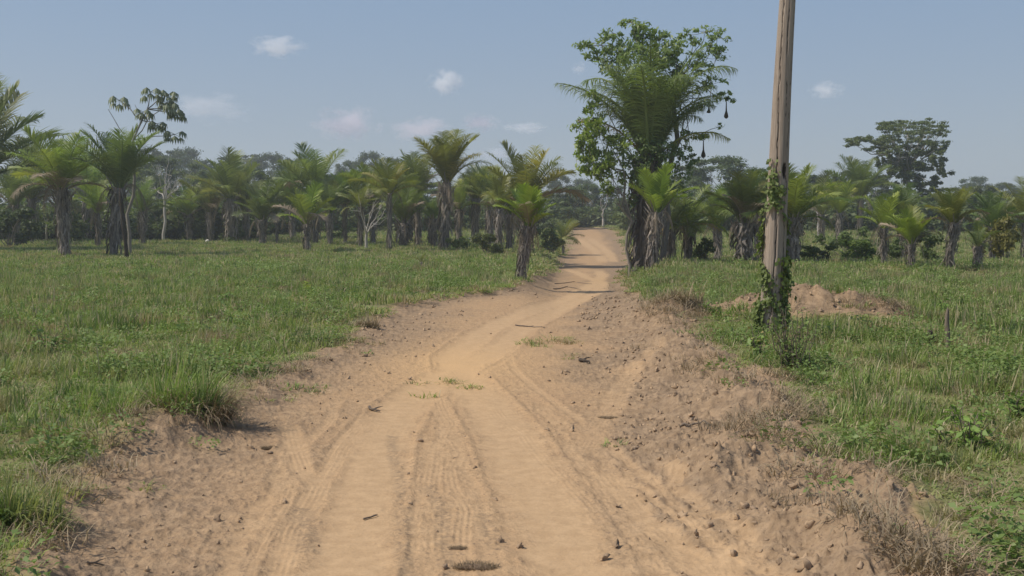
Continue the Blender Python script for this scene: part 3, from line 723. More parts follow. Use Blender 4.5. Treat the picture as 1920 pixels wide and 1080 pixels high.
    P(918, 458, 385, 318, 48, "palm with stiff upright crown left of the big weeping palm", n=14, tw=18, Y=70, spread=56)
    P(955, 464, 402, 345, 44, "shadowy palm right behind the leaning roadside palm's torn skirt", n=12, tint=DK_, tw=20, Y=62, spread=70)
    P(1425, 486, 400, 318, 56, "dark palm touching the left side of the wooden pole", n=14, tint=DK_, tw=26, Y=46, spread=68)
    P(1572, 448, 400, 332, 50, "green palm left of the tall distant palm by the flat-topped tree", n=14, tint=BR, tw=14, Y=72, spread=72)
    P(1690, 470, 408, 345, 50, "shaded palm under the flat-topped giant tree, behind the small bright palm", n=13, tint=DK_, tw=18, Y=56, spread=72)
    P(1862, 492, 425, 352, 54, "dull bushy palm between the stunted palm and the right border palm", n=14, tint=DK_, tw=20, Y=50, spread=74)
    P(790, 506, 501, 484, 18, "knee-high palm seedling alone in the grass of the left pasture", n=7, tint=DK_, tw=5, spread=60, dead=0, shag=.2, spear=False)
palms()

def giant_palm():
    px, py, Y = 1203, 492, 41.0
    rs = np.random.RandomState(77); k = Y / F; x0 = ray(px, py).x / ray(px, py).y * Y; z0 = gz(x0, Y) - .05
    H = at_depth(px, 300, Y).z - z0
    t = thing("palm", "giant overgrown palm with long upright plumes and dark trunk at the right road edge", "palm tree", (x0, Y, z0), "palms standing in the pasture")
    link("trunk", trunk_mesh("giant_trunk", rs, H, .36, (.25, 0), 1.5), M['palmtrunk'], t).color = (.55, .55, .55, 1)
    def fr(kind, l, op, az, col, roll=0):
        o = bpy.data.objects.new("frond", FR[kind][rs.randint(2)]); COL.objects.link(o); o.parent = t
        o.location = (.25 + .12 * math.cos(az), .12 * math.sin(az), H - .1); o.rotation_euler = (0, R(op), az); o.scale = (l, l, l); o.color = (*col, 1); return o
    for i in range(30):
        q = (i + .5) / 30; v = .7 + .4 * rs.rand()
        fr('plume' if q < .25 else ('fount', 'plume2', 'fount', 'plume')[i % 4], 4.9 * (.66 + .42 * rs.rand()), 2 + 20 * q * (.5 + .5 * rs.rand()), i * 2.4 + rs.randn() * .2, (1.35 * v, 1.3 * v, 1.35 * v))
    for az, op, l in ((0.1, 24, 3.0), (-.35, 16, 3.4), (3.3, 18, 2.9), (3.0, 10, 3.3), (2.6, 20, 2.8), (.5, 26, 2.8)):
        fr('fount', l * 1.15, op, az, (1.1, 1.05, 1.15))
    o = fr('plume2', 3.2, 28, 3.35, (2.3, 1.2, .8)); o['label'] = "orange drying frond"
    o = fr('plume2', 3.3, 34, 0.0, (1.9, 1.4, .8)); o['label'] = "yellowing frond"
    for i in range(3):
        o = bpy.data.objects.new("dead_frond", FR['dead'][i % 2]); COL.objects.link(o); o.parent = t
        o.location = (.25, 0, H); o.rotation_euler = (0, 0, rs.rand() * 6.28); o.scale = (1.2, 1.2, 2.3); o.color = (.6, .6, .6, 1); o['label'] = "dry brown hanging frond"
    return x0, Y
giant_palm()

# ------------------------------------------------------------------ broadleaf trees
def leaf_cloud(b, rs, c, rad, n, size, droop=.3, hollow=.55, flat=1.0, long=1.6, tilt=.9):
    """n small leaf faces spread in an ellipsoid clump, denser near its skin"""
    c = np.asarray(c, float); rad = np.broadcast_to(np.asarray(rad, float), (3,))
    d = rs.randn(n, 3); d /= np.linalg.norm(d, axis=1)[:, None]
    r = (hollow + (1 - hollow) * rs.rand(n)) * (rs.rand(n) ** .25) * (1 + .25 * rs.randn(n) * .6)
    p = c + d * r[:, None] * rad
    up = d * .5 + rs.randn(n, 3) * tilt * .6 + np.array([0, 0, .8]); up /= np.linalg.norm(up, axis=1)[:, None]
    a = np.cross(up, rs.randn(n, 3)); a /= np.linalg.norm(a, axis=1)[:, None] + 1e-9
    a[:, 2] -= droop; a /= np.linalg.norm(a, axis=1)[:, None]
    w = np.cross(up, a); w /= np.linalg.norm(w, axis=1)[:, None] + 1e-9
    s = size * (.6 + .8 * rs.rand(n))[:, None]
    V = np.stack([p - a * s * .5 * long, p - w * s * .42, p + a * s * .5 * long - up * s * .12, p + w * s * .42], 1).reshape(-1, 3)
    i = np.arange(n)[:, None] * 4
    b.add(V, np.hstack([i, i + 1, i + 2, i + 3]), np.repeat(np.clip(.5 + .25 * rs.randn(n) + .25 * rs.randn(), 0, 1), 4))

def limb(b, rs, p0, p1, r0, r1, n=5, wig=.08, tint=.5, sides=6):
    p0 = np.array(p0, float); p1 = np.array(p1, float); s = np.linspace(0, 1, n)[:, None]; L = np.linalg.norm(p1 - p0)
    P = p0 + (p1 - p0) * s + rs.randn(n, 3) * wig * L * (s * (1 - s)) * 2; P[0] = p0; P[-1] = p1
    b.tube(P, r0 + (r1 - r0) * s[:, 0], sides, tint, cap=False); return P
def forest_variant(seed, H=12, W=9, cb=.30, shape=0):
    rs = np.random.RandomState(seed); b = MB(); tb = MB()
    th = H * (cb + .15)
    P = limb(tb, rs, (0, 0, -.3), (rs.randn() * .5, rs.randn() * .5, th), H * .020, H * .011, 7, .05)
    nc = 64 if shape != 2 else 60
    for k in range(nc):
        u = rs.rand(); th_ = rs.rand() * 6.283
        if shape == 0:                       # rounded, uneven
            zz = H * (cb + (1 - cb) * u ** .8); rad = W * .5 * math.sqrt(max(.06, 1 - ((u - .35) / .68) ** 2)) * (.55 + .5 * rs.rand())
        elif shape == 1:                     # tall, irregular
            zz = H * (cb + (1 - cb) * u); rad = W * .5 * (.35 + .5 * rs.rand()) * (1.1 - .5 * u)
        else:                                # flat topped, open
            zz = H * (.72 + .28 * rs.rand() ** .6); rad = W * .5 * math.sqrt(rs.rand())
        c = np.array([math.cos(th_) * rad, math.sin(th_) * rad, zz - (.10 * H if shape == 2 else 0) * (rad / W * 2) ** 2])
        cr = W * (.075 + .075 * rs.rand()); fl = .62 if shape != 2 else .26
        leaf_cloud(b, rs, c, (cr * 1.25, cr * 1.25, cr * fl * 1.2), 190, .23, hollow=.25)
        j = 2 + rs.randint(4); limb(tb, rs, P[j], c, H * .0065, H * .0018, 5, .1, .6, 5)
    return tb.mesh("forest_trunk_%d" % seed, True), b.mesh("forest_crown_%d" % seed)
FV = [forest_variant(200 + i, shape=s, W=w_, cb=c) for i, (s, w_, c) in enumerate(((0, 10, .25), (0, 8.5, .3), (1, 7.5, .25), (1, 6.5, .35), (2, 11, .5), (0, 11, .15), (1, 9, .2), (2, 9, .5)))]
for a_, c_ in FV: a_.materials.append(M['palebark']); c_.materials.append(M['tree'])

def forest_tree(px, topy, Y, v, label, wpx=None, col=1.0, tone=(1, 1, 1), group="trees of the forest edge behind the palms"):
    rs = np.random.RandomState(int(px * 13 + topy)); x = (px - 960) / F * Y * 1.0; z0 = gz(x, Y)
    H = at_depth(px, topy, Y).z - z0; W0 = 9.0
    sz = H / 12; sx = (wpx * Y / F / W0) if wpx else sz
    t = thing("tree", label, "tree", (x, Y, z0 - .1), group); rz = rs.rand() * 6.28
    o = link("trunk", FV[v][0], None, t, (0, 0, 0), (0, 0, rz), (sx, sx, sz)); q = .7 + .5 * rs.rand(); o.color = (q, q, q, 1)
    c = link("crown", FV[v][1], None, t, (0, 0, 0), (0, 0, rz), (sx, sx, sz)); q = col * (.85 + .3 * rs.rand()); c.color = (tone[0] * q, tone[1] * q, tone[2] * q, 1)
    return t
def forest():
    T = forest_tree
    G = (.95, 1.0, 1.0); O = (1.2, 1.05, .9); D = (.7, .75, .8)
    # far, hazy
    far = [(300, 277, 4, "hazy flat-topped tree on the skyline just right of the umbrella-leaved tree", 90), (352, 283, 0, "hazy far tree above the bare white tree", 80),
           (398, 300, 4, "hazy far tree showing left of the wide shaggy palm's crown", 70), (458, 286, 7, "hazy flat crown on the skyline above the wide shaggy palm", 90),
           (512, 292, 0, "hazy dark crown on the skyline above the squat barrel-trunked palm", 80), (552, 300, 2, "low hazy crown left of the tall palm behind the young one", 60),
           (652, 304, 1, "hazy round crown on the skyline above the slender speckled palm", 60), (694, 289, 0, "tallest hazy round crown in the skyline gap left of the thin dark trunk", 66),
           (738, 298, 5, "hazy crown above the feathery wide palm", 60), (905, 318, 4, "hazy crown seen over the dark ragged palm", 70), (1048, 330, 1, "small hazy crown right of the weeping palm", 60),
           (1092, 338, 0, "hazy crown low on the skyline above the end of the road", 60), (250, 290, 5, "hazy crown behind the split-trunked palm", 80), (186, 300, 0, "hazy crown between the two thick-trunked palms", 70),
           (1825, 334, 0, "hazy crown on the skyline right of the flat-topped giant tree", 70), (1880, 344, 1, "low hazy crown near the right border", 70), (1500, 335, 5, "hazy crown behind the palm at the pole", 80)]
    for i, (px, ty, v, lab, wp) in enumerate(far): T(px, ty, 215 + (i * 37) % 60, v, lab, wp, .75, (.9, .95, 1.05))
    # forest edge
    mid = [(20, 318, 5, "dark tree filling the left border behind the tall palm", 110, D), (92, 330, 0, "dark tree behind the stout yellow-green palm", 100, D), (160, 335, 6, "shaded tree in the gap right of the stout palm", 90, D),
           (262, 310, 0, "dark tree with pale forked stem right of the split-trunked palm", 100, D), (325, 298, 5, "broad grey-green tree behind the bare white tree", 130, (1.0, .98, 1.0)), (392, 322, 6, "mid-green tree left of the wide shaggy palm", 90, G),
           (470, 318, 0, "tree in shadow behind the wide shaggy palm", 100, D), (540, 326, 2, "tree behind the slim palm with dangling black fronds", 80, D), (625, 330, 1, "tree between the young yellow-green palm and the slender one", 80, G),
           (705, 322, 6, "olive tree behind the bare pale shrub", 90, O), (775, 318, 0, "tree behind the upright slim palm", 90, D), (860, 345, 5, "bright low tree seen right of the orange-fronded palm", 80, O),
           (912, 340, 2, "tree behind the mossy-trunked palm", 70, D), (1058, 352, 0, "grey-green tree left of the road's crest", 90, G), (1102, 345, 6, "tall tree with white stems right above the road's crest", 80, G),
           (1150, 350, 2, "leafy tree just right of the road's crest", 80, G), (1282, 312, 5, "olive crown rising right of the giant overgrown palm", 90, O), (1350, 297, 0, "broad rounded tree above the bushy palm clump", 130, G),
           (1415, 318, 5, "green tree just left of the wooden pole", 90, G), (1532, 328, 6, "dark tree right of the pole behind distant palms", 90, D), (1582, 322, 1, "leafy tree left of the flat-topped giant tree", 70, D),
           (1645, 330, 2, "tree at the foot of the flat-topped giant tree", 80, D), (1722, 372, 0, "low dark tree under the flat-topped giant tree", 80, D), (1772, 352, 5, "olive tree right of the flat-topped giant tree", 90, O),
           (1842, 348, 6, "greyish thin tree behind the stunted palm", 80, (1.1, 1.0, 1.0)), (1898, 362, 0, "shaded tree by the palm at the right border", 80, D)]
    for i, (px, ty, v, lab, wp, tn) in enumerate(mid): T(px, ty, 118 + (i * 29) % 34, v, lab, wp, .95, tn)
forest()

def shrub_variant(seed, dens=1.0):
    rs = np.random.RandomState(seed); b = MB(); tb = MB()
    for k in range(14):
        c = np.array([rs.randn() * .42, rs.randn() * .42, .25 + .75 * rs.rand()]); c[:2] *= 1.2 - .5 * c[2]
        leaf_cloud(b, rs, c, (.26, .26, .2), int(110 * dens), .085); limb(tb, rs, (0, 0, -.05), c, .018, .006, 4, .15, .5, 4)
    return tb.mesh("shrub_stems_%d" % seed), b.mesh("shrub_leaves_%d" % seed)
SV = [shrub_variant(300 + i) for i in range(5)]
for a_, c_ in SV: a_.materials.append(M['bark']); c_.materials.append(M['tree'])
def undergrowth():
    """the tangled mass of bushes under the forest edge"""
    rs = np.random.RandomState(21); b = []
    protos = []
    for k in range(5):
        bb = MB()
        for q in range(10):
            c = np.array([rs.randn() * .5, rs.randn() * .5, .2 + .7 * rs.rand()]); leaf_cloud(bb, rs, c, (.34, .34, .26), 90, .10)
        protos.append((bb.mesh("bush_%d" % k), M['tree']))
    X = []; S = []
    for k in range(580):
        px = rs.rand() * 2100 - 90
        if k >= 430: px = rs.rand() * 500 - 60; Y = 84 + rs.rand() * 20
        elif 1040 < px < 1180: Y = 136 + rs.rand() * 14
        else: Y = 100 + rs.rand() * 32
        x = (px - 960) / F * Y; X.append((x, Y, gz(x, Y) - .1)); h = 1.4 + 2.2 * rs.rand() ** 1.5; S.append((h * 1.2, h * 1.2, h))
    n = len(X)
    scatter("undergrowth", "dark tangled bushes massed under the forest edge behind the palms", X, np.stack([np.zeros(n), np.zeros(n), rs.rand(n) * 6.28], -1), S, rs.randint(0, 5, n), protos)
undergrowth()
def shrub(px, py, hpx, wpx, label, Y=None, col=(1, 1, 1), v=0, mat=None, name="shrub"):
    if Y is None: g = at(px, py); x, Y = g.x, g.y
    else: x = (px - 960) / F * Y
    k = Y / F; t = thing(name, label, "shrub", (x, Y, gz(x, Y) - .02), "shrubs in the pasture"); rz = px * 1.7
    h = hpx * k / 1.05; w_ = wpx * k / 1.7
    link("stems", SV[v][0], None, t, (0, 0, 0), (0, 0, rz), (w_, w_, h)); o = link("foliage", SV[v][1], None, t, (0, 0, 0), (0, 0, rz), (w_, w_, h)); o.color = (*col, 1)
def shrubs():
    S = shrub
    S(1030, 478, 48, 70, "dark green bush beside the tiny palm at the left road edge", None, (1.1, 1.15, .9), 0)
    S(915, 478, 38, 70, "low brownish-green bush left of the leaning roadside palm", None, (1.1, 1.0, .9), 1)
    S(865, 470, 30, 50, "small leafy bush under the orange-fronded palm", None, (1.2, 1.3, .8), 2)
    S(1325, 488, 50, 52, "dark bush right of the spreading yellowed palm", 43, (1.1, 1.15, .95), 3)
    S(1528, 492, 32, 84, "low spreading bush right of the palm behind the pole", 41, (1.15, 1.2, .95), 4)
    S(1618, 492, 42, 84, "leafy bush left of the young palm with two bright fronds", 41, (1.4, 1.5, 1.0), 0)
    S(1742, 500, 60, 70, "tangled bush between the small bright palm and the full-crowned palm", 41, (.9, .95, .8), 1)
    S(1672, 500, 52, 50, "narrow bush behind the slim grey trunk on the right", 42, (.9, 1.0, .8), 2)
    S(1880, 506, 84, 90, "brownish bush between the stunted palm and the right border palm", 41, (1.5, 1.1, .8), 3)
    S(1590, 470, 60, 80, "bush behind the low spreading one, farther into the field", 60, (1.0, 1.1, .8), 2)
    S(20, 462, 70, 110, "dark bush around the trunk of the left border palm", 66, (.7, .75, .8), 4)
    S(640, 452, 26, 60, "low bush behind the slender speckled palm", 84, (1, 1.1, .9), 1)
    S(450, 450, 34, 70, "grey-green bush on the slope right of the wide shaggy palm", 80, (.95, 1, .9), 2)
    S(330, 448, 50, 90, "bush at the foot of the bare white tree", 92, (.7, .75, .75), 3)
shrubs()

# ------------------------------------------------------------------ the overgrown host tree round the giant palm, climber, nests
def clump_tree(name, label, cat, base, Y, clumps, mat, leaf, trunk_r, seed, col=(1, 1, 1), droop=.5, long=2.2, barkmat='bark', stems=None, depth=.8, group=None, branch_r=.035, hub=None):
    """clumps: (px, py, rx, ry, leaves, dY)"""
    rs = np.random.RandomState(seed); k = Y / F; b = MB(); tb = MB()
    g0 = at_depth(base[0], base[1], Y); z0 = gz(g0.x, Y) - .05; o0 = np.array([g0.x, Y, z0])
    hub_ = at_depth(hub[0], hub[1], Y) if hub else None
    P = limb(tb, rs, (0, 0, 0), np.array(hub_) - o0 if hub else (0, 0, 3), trunk_r, trunk_r * .6, 8, .05)
    t = thing(name, label, cat, o0, group)
    for (px, py, rx, ry, n, dy) in clumps:
        c = np.array(at_depth(px, py, Y + dy)) - o0
        j = rs.randint(4, 8); limb(tb, rs, P[j], c, branch_r, branch_r * .3, 6, .10, .6, 5)
        n = int(n * 1.5); ns = max(5, int(n / 24))
        for q in range(ns):                                   # split in small sprays
            d = rs.randn(3) * np.array([rx * k, max(rx, ry) * k * depth, ry * k]) * .62
            leaf_cloud(b, rs, c + d, (rx * k * .75, rx * k * .75, ry * k * .6), int(n / ns), leaf * .56, droop, .3, long=long)
            limb(tb, rs, c, c + d, branch_r * .3, .006, 3, .1, .6, 4)
    link("trunk", tb.mesh(name + "_trunk", True), M[barkmat], t)
    o = link("crown", b.mesh(name + "_crown"), mat, t); o.color = (*col, 1); return t
def host():
    G_ = None
    clump_tree("tree", "leafy tree growing up through the giant palm with sprays high above its plumes", "tree", (1190, 490), 41.6,
        [(1185, 42, 22, 10, 70, 0), (1200, 55, 18, 16, 110, .2), (1150, 62, 18, 12, 80, -.2), (1128, 85, 26, 14, 150, 0), (1160, 95, 26, 20, 190, -.3), (1200, 92, 34, 26, 320, .3), (1232, 76, 22, 16, 170, .2), (1262, 100, 22, 22, 180, 0),
         (1215, 130, 36, 26, 260, .8), (1275, 130, 20, 18, 130, .4), (1140, 130, 22, 20, 120, .5), (1240, 108, 26, 20, 180, -.3), (1180, 130, 26, 20, 140, -.6), (1120, 108, 16, 12, 60, .2)],
        M['host'], .17, .12, 401, (1, 1, 1), .55, 2.2, hub=(1215, 200), branch_r=.03)
    clump_tree("tree", "open branching tree leaning right out of the giant palm, hung with woven nests", "tree", (1240, 488), 41.8,
        [(1322, 60, 24, 12, 100, 0), (1345, 72, 14, 18, 80, .3), (1300, 72, 18, 12, 70, -.2), (1350, 98, 12, 12, 50, .1), (1278, 68, 10, 6, 24, 0), (1316, 108, 22, 14, 90, .3), (1302, 122, 22, 12, 80, -.3), (1336, 88, 16, 14, 60, .5), (1345, 100, 8, 8, 24, 0),
         (1332, 148, 14, 14, 60, 0), (1320, 165, 22, 10, 60, .2), (1346, 178, 16, 8, 45, 0), (1365, 184, 10, 8, 50, 0), (1300, 250, 20, 6, 50, 0), (1320, 254, 14, 8, 50, .1), (1350, 238, 6, 6, 14, 0), (1282, 285, 14, 14, 60, .2), (1298, 297, 8, 10, 40, 0), (1276, 150, 18, 24, 120, .3), (1305, 205, 14, 8, 26, 0)],
        M['host'], .16, .13, 402, (.95, .98, .95), .5, 1.9, hub=(1272, 150), branch_r=.028)
    clump_tree("climber", "pale-green leafy climber tumbling down the left side of the giant palm", "climbing plant", (1180, 488), 40.4,
        [(1115, 175, 12, 18, 60, 0), (1105, 205, 14, 14, 70, 0), (1118, 225, 18, 18, 150, .1), (1095, 245, 18, 18, 150, 0), (1122, 252, 22, 22, 260, -.2), (1140, 268, 24, 22, 260, 0), (1090, 275, 16, 18, 130, 0), (1108, 290, 24, 22, 240, .2),
         (1135, 305, 24, 20, 240, -.1), (1098, 312, 16, 14, 90, 0), (1120, 330, 20, 16, 150, 0), (1148, 335, 18, 16, 120, .2), (1135, 355, 10, 14, 60, 0), (1165, 290, 22, 20, 160, .3), (1080, 295, 10, 14, 40, 0)],
        M['fresh'], .15, .06, 403, (1.0, 1.0, .9), .7, 2.2, hub=(1170, 320), branch_r=.02)
    clump_tree("climber", "dark-green creeper wrapped round the upper trunk of the giant palm", "climbing plant", (1208, 488), 40.9,
        [(1190, 300, 26, 18, 260, -.4), (1215, 285, 26, 18, 260, -.5), (1238, 278, 22, 16, 200, -.4), (1262, 290, 20, 18, 190, -.1), (1200, 330, 26, 18, 220, -.3), (1240, 318, 26, 22, 260, -.2), (1270, 320, 18, 22, 170, 0), (1180, 345, 18, 18, 120, -.2), (1262, 350, 18, 18, 120, .1), (1290, 300, 10, 12, 60, .1), (1190, 375, 12, 16, 70, -.2)],
        M['host'], .15, .06, 404, (.62, .68, .7), .5, 1.6, hub=(1210, 330), branch_r=.02)
    for px, py, hp, lab in ((1362, 190, 32, "highest hanging woven bird nest, at the right tip of the branches"), (1329, 198, 14, "short bird nest half hidden under the yellowing palm frond"), (1319, 262, 34, "lowest hanging woven bird nest, under the bottom right branch")):
        b = MB(); k = 41.8 / F; p = at_depth(px, py, 41.8); h = hp * k; r = 4.2 * k
        s = np.array([0, .1, .3, .55, .68, .8, .9, .97, 1.0]); rad = np.array([.18, .22, .26, .36, .62, .95, 1.0, .6, .1]) * r
        b.tube(np.stack([np.zeros(9), np.zeros(9), -s * h], -1), rad, 10, .5, lump=.2, seed=int(px))
        tag(link("bird_nest", b.mesh("bird_nest", True), M['nest'], None, p), lab, "bird nest", "woven nests hanging from the tree")
host()

def umbrella_tree():
    """flat-topped giant: layered upper crown, dark rounded lower crown"""
    Y = 112.0; k = Y / F; rs = np.random.RandomState(55); b = MB(); tb = MB()
    g = at_depth(1702, 430, Y); z0 = gz(g.x, Y); o0 = np.array([g.x, Y, z0])
    top = np.array(at_depth(1704, 350, Y)) - o0; fork = np.array(at_depth(1700, 318, Y)) - o0
    limb(tb, rs, (0, 0, -.2), top, .34, .27, 6, .03); limb(tb, rs, top, fork, .27, .2, 4, .03)
    L = [(1625, 262, 36, 7), (1607, 268, 20, 6), (1650, 258, 30, 6), (1640, 278, 22, 5), (1672, 242, 30, 6), (1690, 232, 34, 6), (1662, 236, 24, 5), (1720, 230, 34, 6), (1750, 233, 26, 6), (1738, 246, 34, 6), (1760, 250, 18, 7), (1700, 250, 36, 7), (1660, 262, 24, 6), (1715, 262, 30, 7), (1752, 266, 22, 8), (1680, 272, 22, 6), (1765, 282, 12, 7)]
    for px, py, rx, ry in L:
        for q in range(11):
            c = np.array(at_depth(px + rs.randn() * rx * .7, py + rs.randn() * 4, Y + rs.randn() * 2.8)) - o0
            leaf_cloud(b, rs, c, (rx * k * .42, rx * k * .55, ry * k * .6), 80, .14, 0, .1)
            if q < 2: limb(tb, rs, fork + rs.randn(3) * .15, c, .085, .02, 6, .06, .7, 5)
    for px, py, rx, ry in ((1668, 292, 26, 18), (1695, 290, 24, 18), (1735, 290, 26, 18), (1755, 300, 18, 18), (1660, 315, 20, 16), (1685, 318, 26, 18), (1720, 318, 28, 18), (1750, 325, 22, 18), (1700, 340, 26, 14), (1735, 345, 22, 12), (1660, 335, 12, 10), (1755, 345, 12, 8), (1700, 275, 40, 14), (1740, 275, 26, 14), (1710, 305, 36, 18), (1690, 352, 26, 14), (1725, 358, 26, 14), (1648, 300, 14, 12), (1765, 318, 10, 14), (1710, 330, 34, 18), (1670, 360, 20, 12), (1750, 362, 18, 10)):
        for q in range(9):
            c = np.array(at_depth(px + rs.randn() * rx * .6, py + rs.randn() * ry * .55, Y + rs.randn() * 1.8)) - o0
            leaf_cloud(b, rs, c, (rx * k * .36, rx * k * .45, ry * k * .36), 110, .18, .2, .1)
            if q < 1: limb(tb, rs, fork + rs.randn(3) * .15, c, .07, .02, 5, .06, .6, 5)
    t = thing("tree", "flat-topped giant tree towering over the palms right of the wooden pole", "tree", o0)
    link("trunk", tb.mesh("giant_tree_trunk", True), M['palebark'], t).color = (.8, .8, .8, 1)
    link("crown", b.mesh("giant_tree_crown"), M['tree'], t).color = (1.2, 1.15, 1.0, 1)
umbrella_tree()

def cecropia():
    Y = 54.0; k = Y / F; rs = np.random.RandomState(66); tb = MB()
    x = (243 - 960) / F * Y; z0 = gz(x, Y); o0 = np.array([x, Y, z0]); W = lambda px, py, d=0: np.array(at_depth(px, py, Y + d)) - o0
    t = thing("tree", "thin grey-branched tree with umbrella-shaped leaf clusters above the left palms", "tree", o0)
    f1 = W(250, 262); f2 = W(266, 226); f3 = W(276, 205)
    limb(tb, rs, (0, 0, 0), f1, .10, .06, 7, .03); limb(tb, rs, f1, f2, .055, .045, 3, .02); limb(tb, rs, f2, f3, .045, .035, 3, .02)
    tips = [(f2, 223, 188, .3), (f3, 283, 172, 0), (f3, 316, 177, .4), (f3, 322, 200, -.3), (f2, 268, 210, -.2), (f2, 294, 232, .2), (f3, 330, 212, .5), (f1, 328, 252, .3), (f1, 313, 192, .8)]
    for p, px, py, d in tips: limb(tb, rs, p, W(px, py, d), .03, .016, 5, .05, .6, 5)
    limb(tb, rs, W(246, 275), W(203, 205), .028, .012, 5, .04, .5, 5); limb(tb, rs, f2, W(253, 196), .02, .01, 4, .03, .5, 5)
    link("trunk", tb.mesh("umbrella_trunk", True), M['palebark'], t).color = (.62, .6, .58, 1)
    for p, px, py, d in tips:
        b = MB(); c = W(px, py, d); n = 8
        for j in range(n):
            az = j / n * 6.283 + rs.rand() * .5; el = (.15 if j % 2 else .75) + .3 * rs.rand(); pl = .34 * (.7 + .5 * rs.rand())
            q = np.array([math.cos(az) * pl * math.cos(el * .8), math.sin(az) * pl * math.cos(el * .8),   .10 - pl * math.sin(el) * .8 + .12 * (1 - el)])
            b.tube([(0, 0, 0), q], [.008, .006], 4, .4, cap=False)
            out = np.array([math.cos(az), math.sin(az), 0]); sd = np.array([-math.sin(az), math.cos(az), 0]); dn = np.array([0, 0, -1.0])
            s = .34 * (.8 + .4 * rs.rand()); tt = rs.rand()
            for m in range(8):                               # finger lobes hang like an umbrella
                an = (m - 3.5) * .62; d_ = out * math.cos(an) + sd * math.sin(an); l = s * (1 - .04 * abs(m - 3.5) ** 2 * .5); wv = np.cross(d_, dn) * s * .125
                mid_ = q + d_ * l * .42 + dn * l * .30; tip = q + d_ * l * .55 + dn * l * .95
                b.add([q, mid_ - wv, tip, mid_ + wv], [[0, 1, 2, 3]], np.clip(tt + .15 * rs.randn(), 0, 1))
        link("leaf_cluster", b.mesh("leaf_cluster"), M['cecropia'], t, c, (0, 0, 0), 1.2)
cecropia()

def bare_tree(px, py, Y, clumps, label, seed, r=.09, col=(1, 1, 1), fork=None):
    rs = np.random.RandomState(seed); b = MB(); x = (px - 960) / F * Y; z0 = gz(x, Y); o0 = np.array([x, Y, z0]); k = Y / F
    f = np.array(at_depth(fork[0], fork[1], Y)) - o0
    P = limb(b, rs, (0, 0, -.1), f, r, r * .75, 5, .04)
    for qx, qy in clumps:
        e = np.array(at_depth(qx, qy, Y + rs.randn() * .8)) - o0; Q = limb(b, rs, f, e, r * .5, r * .12, 6, .08, .6, 5)
        for m in range(5):
            s = Q[2 + rs.randint(4)]; L = np.linalg.norm(e - f) * .35; limb(b, rs, s, s + (e - f) * .3 + rs.randn(3) * L * .45, r * .16, r * .05, 4, .1, .7, 4)
    tag(link("bare_tree", b.mesh("bare_tree", True), M['palebark'], None, o0), label, "tree").color = (*col, 1)
bare_tree(307, 446, 82, [(298, 330), (312, 318), (330, 345), (344, 342), (322, 330), (290, 350)], "bare white tree with forked branches between the left palms", 1, .13, (1.1, 1.1, 1.1), (309, 375))
bare_tree(686, 462, 62, [(676, 385), (700, 378), (712, 392), (692, 400), (718, 402), (684, 410)], "small bare pale shrub-like tree left of the thin dark palm", 2, .10, (1, 1, 1), (687, 440))
bare_tree(1131, 424, 128, [(1126, 372), (1138, 370)], "pair of slim white stems standing right of the road's crest", 3, .16, (1.15, 1.15, 1.15), (1131, 410))
bare_tree(1535, 440, 86, [(1528, 385), (1540, 380), (1550, 390)], "pale bare stems among the distant palms right of the pole", 4, .14, (1, 1, 1), (1535, 415))
bare_tree(88, 444, 84, [(76, 392), (96, 388), (84, 400)], "thin forked pale stem in the dark gap at the far left", 5, .10, (.9, .9, .9), (88, 420))

